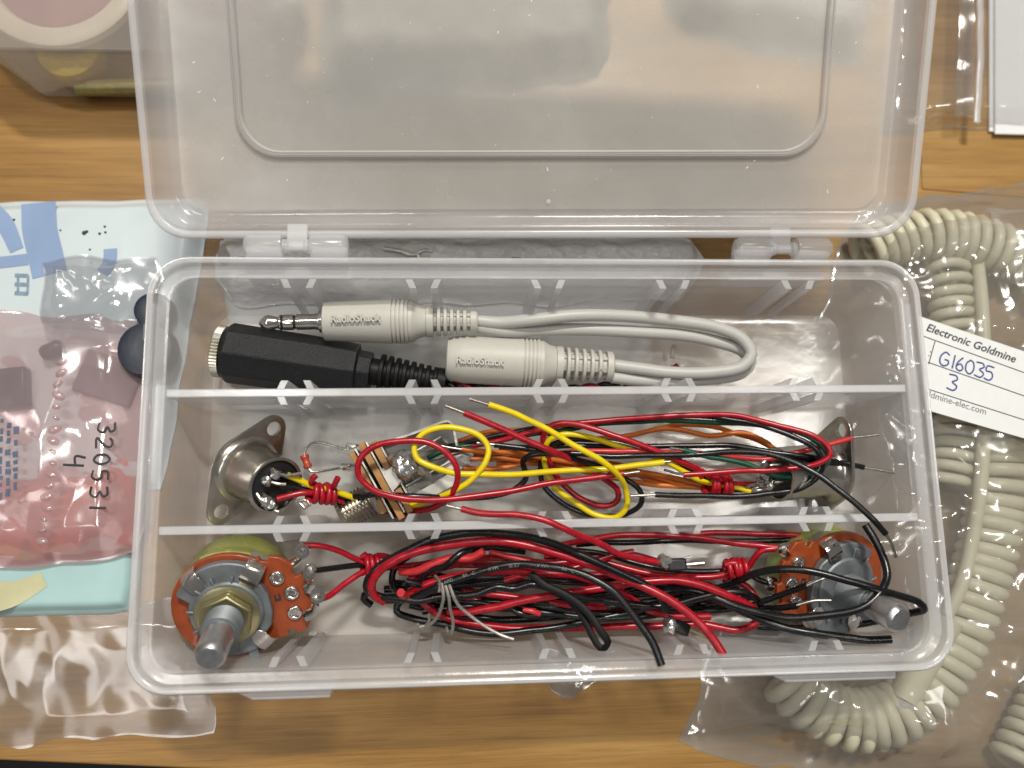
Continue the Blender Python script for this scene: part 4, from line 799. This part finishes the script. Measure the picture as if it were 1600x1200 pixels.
# turquoise card + yellow print beneath the pink bag
cd_ = Bag([(-120, 830), (222, 822), (216, 958), (-120, 966)], TZ + .2, 2.4, .3, .03, 12, 3, .1, nu=60, nv=30)
t = thing('printed_card', at(80, 900, TZ), 'turquoise printed card with a yellow patch sticking out below the pink bag', 'card'); cd_.mesh().build('card_sheet', TEAL, t, sharp=80)
b = B(); CH = lambda x, y: cd_.height(x, y); ribbon(b, [at(x, y, TZ + 2.5) for x, y in ((-60, 935), (20, 928), (70, 905))], 9, CH, n=8, taper=lambda s_: 1 - .6 * s_); b.build('yellow_patch', YCARD, t)
rc = Bag([(-140, 735), (222, 700), (218, 866), (-140, 896)], TZ + 2.9, .7, .3, .05, 91, 2, .3, nu=50, nv=30)
tag(rc.mesh().build('salmon_card', plain('salmon_paper', (.62, .24, .22), .55, 0, 60, .15), sharp=80), 'salmon pink card showing through the lower half of the pink bag', 'card')
b = B(); P = at(172, 590, TZ + 4); b.box(-7, 7, -5.5, 5, 0, 1.6, T(P.x, P.y, TZ + 3.6) @ Matrix.Rotation(R(-18), 4, 'Z')); tag(b.build('mauve_shade_insert', plain('mauve_grey', (.20, .16, .18), .5, 0, 60, .3), bevel=.4), 'mauve grey square packet put in for the mauve shading of the pink bag above the handwriting', 'insert')  # made-up dark insert standing in for mauve shading inside the bag
# pink antistatic bag
pk = Bag([(-140, 478), (245, 500), (222, 872), (-140, 905)], TZ + 3.8, 5.2, 1.9, .036, 21, 9, .5, nu=170, nv=150)
t = thing('antistatic_bag', at(80, 700, TZ + 3.8), 'crinkled pink antistatic bag with handwritten 320531 and 4, left of the box', 'bag')
pk.mesh().build('bag_skin', PINK, t, sharp=80)
PH = lambda x, y: pk.height(x, y)
GL = {'3': [[(0, 1), (.5, 1.02), (.6, .8), (.3, .55), (.65, .35), (.5, .02), (0, .05)]], '2': [[(0, .8), (.2, 1), (.55, .95), (.5, .6), (0, .02), (.65, .05)]], '0': [[(.3, 1), (.05, .7), (.1, .15), (.4, 0), (.62, .4), (.5, .9), (.28, 1)]],
      '5': [[(.6, 1), (.1, .97), (.08, .6), (.45, .62), (.6, .3), (.4, 0), (0, .05)]], '1': [[(.3, 1), (.28, 0)]], '4': [[(.12, 1), (.05, .45), (.6, .5)], [(.55, .95), (.5, -.15)]],
      '6': [[(.45, 1), (.12, .5), (.12, .1), (.4, 0), (.58, .25), (.35, .5), (.1, .3)]], 'G': [[(.65, .85), (.35, 1), (.03, .6), (.1, .1), (.4, 0), (.65, .2), (.62, .45), (.35, .45)]]}
def hand(parent, s_, origin, ex, ey, size, wd, hf, mat, adv=.95, name='handwriting'):
    b = B(); x = 0
    for ch in s_:
        if ch in GL:
            for st in GL[ch]:
                P = [origin + ex * ((x + px_) * size) + ey * (py_ * size) for px_, py_ in st]
                if len(P) == 2: P = [P[0], P[0].lerp(P[1], .5), P[1]]
                P = spline(P, .35); b2 = B(); 
                for q_ in P: q_.z = hf(q_.x, q_.y) + .15
                b.tube(P, wd / 2, 8, smooth=False, flat=.35)
        x += adv if ch != '1' else adv * .62
    return b.build(name, mat, parent, sharp=80)
exd = (at(152, 800, 0) - at(164, 660, 0)); exd.z = 0; exd.normalize(); eyd = Vector((-exd.y, exd.x, 0))
hand(t, '320531', at(156, 660, TZ + 9), exd, eyd, 3.6, .55, PH, INK, 1.02)
hand(t, '4', at(108, 712, TZ + 9), exd, eyd, 4.2, .55, PH, INK)
b = B()
random.seed(3)
for col, x0 in enumerate((6, 18, 30)):
    y = 655 + col * 6
    while y < 775 - col * 8:
        h_ = random.choice((6, 9, 12)); ribbon(b, [at(x0 + random.uniform(-1, 1), y, TZ + 9), at(x0, y + h_, TZ + 9)], random.uniform(.7, 1.3), PH, lift=.1, n=3); y += h_ + random.choice((3, 5, 9))
b.build('blurred_print', plain('slate_print_dark', (.10, .13, .2), .5), t)
# heat sealed seam: a row of welded bumps
b = B(); random.seed(5)
for k in range(17):
    a, c = 98 - k * 1.9 + random.uniform(-2, 2), 566 + k * 17.5; P = at(a, c, TZ + 10); r_ = random.uniform(.5, 1.1)
    z = PH(P.x, P.y); b.lathe([(r_ * 1.25, -.3), (r_ * 1.0, .25), (r_ * .4, .55)], T(P.x, P.y, z) @ Matrix.Rotation(R(random.uniform(-40, 40)), 4, 'Z') @ Matrix.Diagonal((1.3, .8, 1, 1)), 10)
b.build('welded_seam', PINK, t, sharp=80)
# clear bag bottom left
bb = Bag([(-150, 950), (322, 936), (340, 1140), (-150, 1172)], TZ + .1, 2.2, 1.0, .04, 31, 6, .8, nu=150, nv=70)
tag(bb.mesh().build('clear_plastic_bag', BAGL, sharp=80), 'flat clear plastic bag on bare wood at the lower left, below the turquoise card', 'bag')
# sliver of clear bag under the front wall
bb = Bag([(830, 1020), (985, 1015), (900, 1092), (858, 1078)], TZ + .1, 2.0, 1.3, .09, 37, 4, .8, nu=60, nv=40)
tag(bb.mesh().build('clear_plastic_bag', BAG, sharp=80), 'small corner of clear film poking out under the middle of the front wall', 'bag')
# white bag with leaflet under the box, showing in the hinge gap
lf = Bag([(338, 372), (1010, 372), (1030, 800), (400, 790)], TZ + .2, 2.4, .25, .03, 41, 3, .1, nu=70, nv=50)
t = thing('folded_leaflet', at(680, 600, TZ), 'white printed leaflet lying under the parts box, its text showing through the floor', 'leaflet')
lf.mesh().build('paper_sheet', WHITEP, t, sharp=80)
zt = TZ + 3.4
for s_, (a, c), (a2, c2), sz in (('without your antenna', (500, 672), (660, 662), 1.7), ('of length! Required', (488, 690), (640, 680), 1.7), ('ths for best', (458, 706), (560, 700), 2.1), ('your cost', (430, 790), (500, 787), 1.7), ('antenna', (790, 786), (860, 783), 1.6), ('lengths for', (990, 640), (1060, 640), 1.5)):
    P = at(a, c, zt); M = frame(P, (0, 0, 1), at(a2, c2, zt) - P); text_b(s_, sz * 1.35, M, extrude=.02, bold=.06).build('printed_text', INK, t)
ub = Bag([(330, 366), (1105, 372), (1085, 470), (345, 480)], TZ + 3.2, 3.6, 1.5, .08, 43, 5, .6, nu=170, nv=40)
tag(ub.mesh().build('clear_plastic_bag', film('cloudy_bag_film', .10, col=(.97, .97, .97), translucent=.2, rough=.12, bscale=160, bstr=.8, bdist=.004, gl=.25)), 'crinkled cloudy bag of spade terminals seen in the hinge gap', 'bag')
t = thing('spade_terminal', at(650, 396, TZ + 7), 'silver spade terminal in the cloudy bag between the hinges', 'terminal')
zz = TZ + 8.5
b = B(); b.tube(PT([(598, 388, zz), (625, 392, zz), (640, 398, zz)]), .5, 8, flat=.5); b.build('crimp_barrel', STEEL, t)
b = B(); b.tube(PT([(676, 392, zz), (662, 391, zz), (652, 396, zz), (655, 403, zz), (672, 402, zz)]), .4, 8, flat=.5); b.tube(PT([(640, 398, zz), (652, 397, zz)]), .4, 8, flat=.5); b.build('fork', STEEL, t)
b = B(); b.tube(PT([(800, 405, zz), (810, 405, zz), (822, 407, zz), (850, 408, zz)]), .45, 8); tag(b.build('bare_wire', INK), 'short dark bare wire in the cloudy bag near the middle of the back rim', 'wire')
# strip of beige plastic just left of the left hinge
b = B(); P = at(362, 391, TZ + 6); b.lathe([(1.5, 0), (3.1, .8), (3.4, 4), (3.0, 7), (1, 7.6)], T(P.x, P.y - 1, TZ + .1), 24); tag(b.build('beige_cap', plain('beige_rubber', (.42, .39, .33), .5)), 'dull beige cap beside the left hinge', 'cap')

# coiled cord in its clear bag at the right
t = thing('coiled_cord', at(1520, 800, TZ), 'beige coiled handset cord with moulded straight end, inside the clear bag right of the box', 'cord')
def coil(path, rad, wr, pitch):
    P = spline(path, .4); L = [0]
    for i in range(1, len(P)): L.append(L[-1] + (P[i] - P[i - 1]).length)
    pts = []; n = 14; tot = L[-1]; N_ = int(tot / pitch * n); k = 0; x = None
    for i in range(N_):
        s_ = tot * i / N_ + pitch * .35 * noise.noise(Vector((i / n * .35, rad, 2))) * min(1, i / 40)
        while k < len(L) - 2 and L[k + 1] < s_: k += 1
        q_ = P[k].lerp(P[k + 1], (s_ - L[k]) / max(1e-6, L[k + 1] - L[k])); t_ = (P[k + 1] - P[k]).normalized()
        x = t_.cross(Vector((0, 0, 1))).normalized(); y = t_.cross(x); a = 2 * pi * i / n
        pts.append(q_ + x * (rad * cos(a)) + y * (rad * .72 * sin(a)))
    return pts
CZ = TZ + 6.6
c1 = coil(PT([(1345, 392, CZ), (1368, 384, CZ), (1400, 374, CZ), (1450, 366, CZ), (1510, 372, CZ), (1570, 392, CZ), (1640, 430, CZ)]), 5.6, 1.7, 3.3)
b = B(); b.tube(c1, 1.45, 8, smooth=False); b.build('coil', CORD, t, sharp=80)
c2 = coil(PT([(1560, 640, CZ), (1562, 700, CZ), (1560, 760, CZ), (1545, 850, CZ), (1522, 930, CZ), (1490, 1010, CZ), (1445, 1080, CZ), (1390, 1118, CZ), (1330, 1125, CZ), (1285, 1108, CZ), (1250, 1080, CZ), (1225, 1050, CZ)]), 5.8, 1.7, 3.3)
b = B(); b.tube(c2, 1.66, 8, smooth=False); b.build('coil', CORD, t, sharp=80)
c3 = coil(PT([(1700, 960, CZ - 2), (1672, 1020, CZ - 2), (1645, 1080, CZ - 2), (1615, 1140, CZ - 2), (1590, 1190, CZ - 2)]), 5.4, 1.7, 3.3)
b = B(); b.tube(c3, 1.45, 8, smooth=False); b.build('coil', CORD, t, sharp=80)
c4 = coil(PT([(1478, 392, CZ - 3), (1482, 430, CZ - 1), (1490, 520, CZ), (1500, 600, CZ), (1492, 690, CZ), (1478, 760, CZ)]), 4.6, 1.5, 3.3)
b = B(); b.tube(c4, 1.3, 8, smooth=False); b.build('coil', CORD, t, sharp=80)
b = B(); b.tube(PT([(1475, 965, CZ + 3.5), (1452, 1010, CZ + 3), (1430, 1055, CZ + 3), (1412, 1092, CZ + 2.5)]), 4.1, 20, rfun=lambda s_: 1.05 - .22 * s_); b.build('moulded_end', CORD, t)
b = B(); b.lathe([(3.0, 0), (3.0, 2.2), (1.0, 2.4)], frame(at(1414, 1090, CZ + 3), at(1404, 1110, CZ + 2) - at(1414, 1090, CZ + 3), (0, 0, 1)), 24); b.build('end_plug', plain('clear_grey_plug', (.5, .5, .46), .2), t)
b = B(); b.tube(PT([(1522, 378, CZ - 4), (1530, 430, CZ + 1), (1537, 520, CZ + 5), (1538, 640, CZ + 5), (1534, 740, CZ + 5), (1518, 850, CZ + 4), (1500, 920, CZ + 4), (1478, 962, CZ + 3.5)]), 1.55, 14); b.build('straight_cord', CORD, t)
cb = Bag([(1190, 345), (1700, 262), (1760, 1260), (1030, 1190)], TZ + .1, 15.0, 3.1, .055, 55, 20, .9, nu=200, nv=220)
# the bag narrows under the box: its left edge runs from behind the box to the lower left
cb.c = [at(1330, 330, TZ), at(1720, 250, TZ), at(1760, 1330, TZ), at(1062, 1162, TZ)]
tb_ = thing('clear_plastic_bag', at(1450, 800, TZ), 'large crinkled clear bag holding the beige coiled cord and a white sticker', 'bag')
cb.mesh().build('bag_skin', BAG, tb_, sharp=80)
# sticker on the bag
lz = TZ + 18.3
LBc = [at(1436, 494, lz), at(1668, 572, lz), at(1700, 714, lz), at(1449, 641, lz)]
lx = (LBc[1] - LBc[0]).normalized(); M = frame(LBc[0], (0, 0, 1), lx); Mi = M.inverted()
b = B(); q4 = [Mi @ p_ for p_ in LBc]; b.prism([(p_.x, p_.y) for p_ in q4][::-1], -.1, .1, M)
st = thing('parts_label', LBc[0], 'white sticker reading Electronic Goldmine with blue handwritten G16035 and 3', 'label'); b.build('paper', WHITEP, st)
LMx = M @ T(0, 0, .11)
dx = (at(1545, 535, lz) - at(1446, 500, lz)).length
def lpos(px_, py_): return Mi @ at(px_, py_, lz)
p_ = lpos(1446, 515); p2 = lpos(1587, 566); wdt = (p2 - p_).length
def fit(body, a, bb_, size, **k):
    P1, P2 = at(*a, lz + .12), at(*bb_, lz + .12); Mx = frame(P1, (0, 0, 1), P2 - P1)
    tb = text_b(body, size, Matrix.Identity(4), **k); x1 = max(v.x for v in tb.v); f = (P2 - P1).length / x1
    tb.v = [Mx @ Vector((v.x * f, v.y, v.z)) for v in tb.v]; return tb
fit('Electronic Goldmine', (1446, 516), (1586, 567), 2.75, extrude=.02, shear=.22, bold=.05).build('shop_name', INK, st)
fit('goldmine-elec.com', (1437, 616), (1540, 648), 2.2, extrude=.02, bold=.01).build('web_address', GINK, st)
fit(':', (1450, 556), (1452, 557), 3.0, extrude=.02, bold=.03).build('colon', INK, st)
b = B()
def rule(a, c, wd=.22):
    P1, P2 = at(*a, lz + .13), at(*c, lz + .13); d = (P2 - P1).normalized(); n_ = Vector((-d.y, d.x, 0)) * wd / 2; u_ = Vector((0, 0, .02))
    b.rings([[P1 + n_, P1 - n_, P1 - n_ + u_, P1 + n_ + u_], [P2 + n_, P2 - n_, P2 - n_ + u_, P2 + n_ + u_]])
rule((1442, 525), (1680, 611)); rule((1450, 566), (1690, 650)); rule((1450, 608), (1694, 686)); rule((1461, 533), (1451, 569))
b.build('ruled_line', INK, st)
e1 = (at(1555, 590, lz) - at(1465, 561, lz)); e1.z = 0; e1.normalize(); e2 = Vector((-e1.y, e1.x, 0))
hand(st, 'G16035', at(1466, 569, lz), e1, e2, 3.4, .38, lambda x, y: lz, BINK, .72); hand(st, '3', at(1478, 607, lz), e1, e2, 3.6, .38, lambda x, y: lz, BINK)

# zip bag with folded cards, top right
t = thing('zip_bag', at(1520, 100, TZ), 'clear resealable bag with ribbed zip strip and white card, upper right', 'bag')
zb = Bag([(1380, -60), (1760, -80), (1780, 205), (1352, 212)], TZ + .1, 5.5, 1.5, .05, 61, 5, .5, nu=120, nv=100); zb.mesh().build('bag_skin', BAGZ, t, sharp=80)
ZH = lambda x, y: zb.height(x, y)
for k in range(6):
    b = B(); P = spline([Vector((*at(1478 + k * 4.2, -60, TZ).xy, 0)), Vector((*at(1476 + k * 4.2, 60, TZ).xy, 0)), Vector((*at(1470 + k * 4.6, 200, TZ).xy, 0))], 2)
    for q_ in P: q_.z = ZH(q_.x, q_.y) + .1
    b.tube(P, .32, 8, smooth=False); b.build('zip_ridge', BAGZ, t, sharp=80)
b = B(); P = spline([Vector((*at(1512, -60, TZ).xy, 0)), Vector((*at(1508, 60, TZ).xy, 0)), Vector((*at(1502, 210, TZ).xy, 0))], 2)
for q_ in P: q_.z = ZH(q_.x, q_.y) + .2
b.tube(P, 1.0, 10, smooth=False, flat=.4); b.build('zip_strip', film('zip_strip_film', .45, rough=.25), t, sharp=80)
for k, (dx_, dz) in enumerate(((0, 0), (6, 1.3))):
    cc = [at(1549 + dx_, -80, TZ + 2), at(1760, -80, TZ + 2), at(1760, 212 + k * 2, TZ + 2), at(1549 + dx_, 203 + k * 6, TZ + 2)]
    b = B(); b.prism([(p_.x, p_.y) for p_ in cc][::-1], TZ + .6 + dz * .6, TZ + 1.2 + dz * .6)
    tag(b.build('folded_card', WHITEP, bevel=.15), ('lower sheet of the folded white card in the zip bag' if k == 0 else 'upper sheet of the folded white card in the zip bag'), 'card')

# tubs behind: one at the upper left, one under the raised lid
def tub(poly, z1, label, loc, mat=TUB):
    t = thing('storage_tub', at(*loc, TZ), label, 'tub'); n = len(poly)
    top = [at(x, y, TZ) for x, y in poly]; cen = sum(top, Vector()) / n
    def rg(k, z): return [Vector((cen.x + (p_.x - cen.x) * k, cen.y + (p_.y - cen.y) * k, z)) for p_ in top]
    b = B(); b.rings([rg(.97, TZ + .1), rg(.985, TZ + 1.5), rg(.995, z1 - 3), rg(1.0, z1 - 2.6), rg(1, z1)]); b.build('tub_body', mat, t, sharp=30, bevel=.8); return t
tub([(-150, 60), (0, 104), (62, 150), (74, 156), (330, 158), (480, 100), (500, -200), (-150, -260)], TZ + 22, 'milky tub with a mauve disc and yellow part inside, upper left corner', (150, 50))
def disc(a, c, z, r, col, lab, ringc=CREAM):
    P = at(a, c, z); t = thing('ringed_disc', P, lab, 'disc')
    b = B(); b.lathe([(r, 0), (r, 2), (r * .97, 2.4), (r * .78, 2.5), (r * .76, 1.6)], T(*P), 48); b.build('outer_ring', ringc, t)
    b = B(); b.lathe([(r * .75, .8), (r * .75, 1.8), (r * .4, 2.0), (r * .2, 2.9), (.1, 3.0)], T(*P), 40); b.build('inner_disc', col, t)
disc(96, -38, TZ + 13, 20, MAGENTA, 'mauve disc in a cream ring at the upper left edge')
disc(366, -40, TZ + 15, 19, MAGENTA, 'mauve disc in a cream ring seen dimly under the lid')
b = B(); P = at(110, 95, TZ + 3); b.lathe([(.5, 0), (7, .5), (7.5, 2), (7.5, 7), (6, 8)], T(P.x + 2, P.y, TZ + 1.6), 30); tag(b.build('yellow_spool', YOBJ), 'yellow spool inside the milky tub', 'spool')
b = B(); P0 = at(118, 138, TZ + 4); P1 = at(300, 134, TZ + 4); b.lathe([(.3, 0), (1.8, .2), (2, 1), (2, (P1 - P0).length - 1), (1.6, (P1 - P0).length)], frame(P0, P1 - P0, (0, 0, 1)), 20); tag(b.build('brass_rod', plain('brass_rod_metal', (.35, .31, .12), .4, .5)), 'dull brass rod lying along the front of the tub', 'rod')
dk = Bag([(505, -60), (960, -80), (940, 130), (520, 178)], TZ + .1, 9, 3, .06, 71, 8, 1, nu=60, nv=50)
tag(dk.mesh().build('fabric_pouch', plain('grey_green_cloth', (.33, .31, .27), .7, 0, 60, .3), sharp=80), 'grey green pouch seen dimly under the middle of the lid', 'pouch')
dk = Bag([(1000, -60), (1340, -80), (1330, 120), (1040, 60)], TZ + .1, 8, 3, .06, 77, 8, 1, nu=60, nv=50)
tag(dk.mesh().build('cloth_pouch', plain('grey_cloth', (.38, .35, .31), .7, 0, 60, .3), sharp=80), 'grey cloth pouch seen dimly under the right part of the lid', 'pouch')
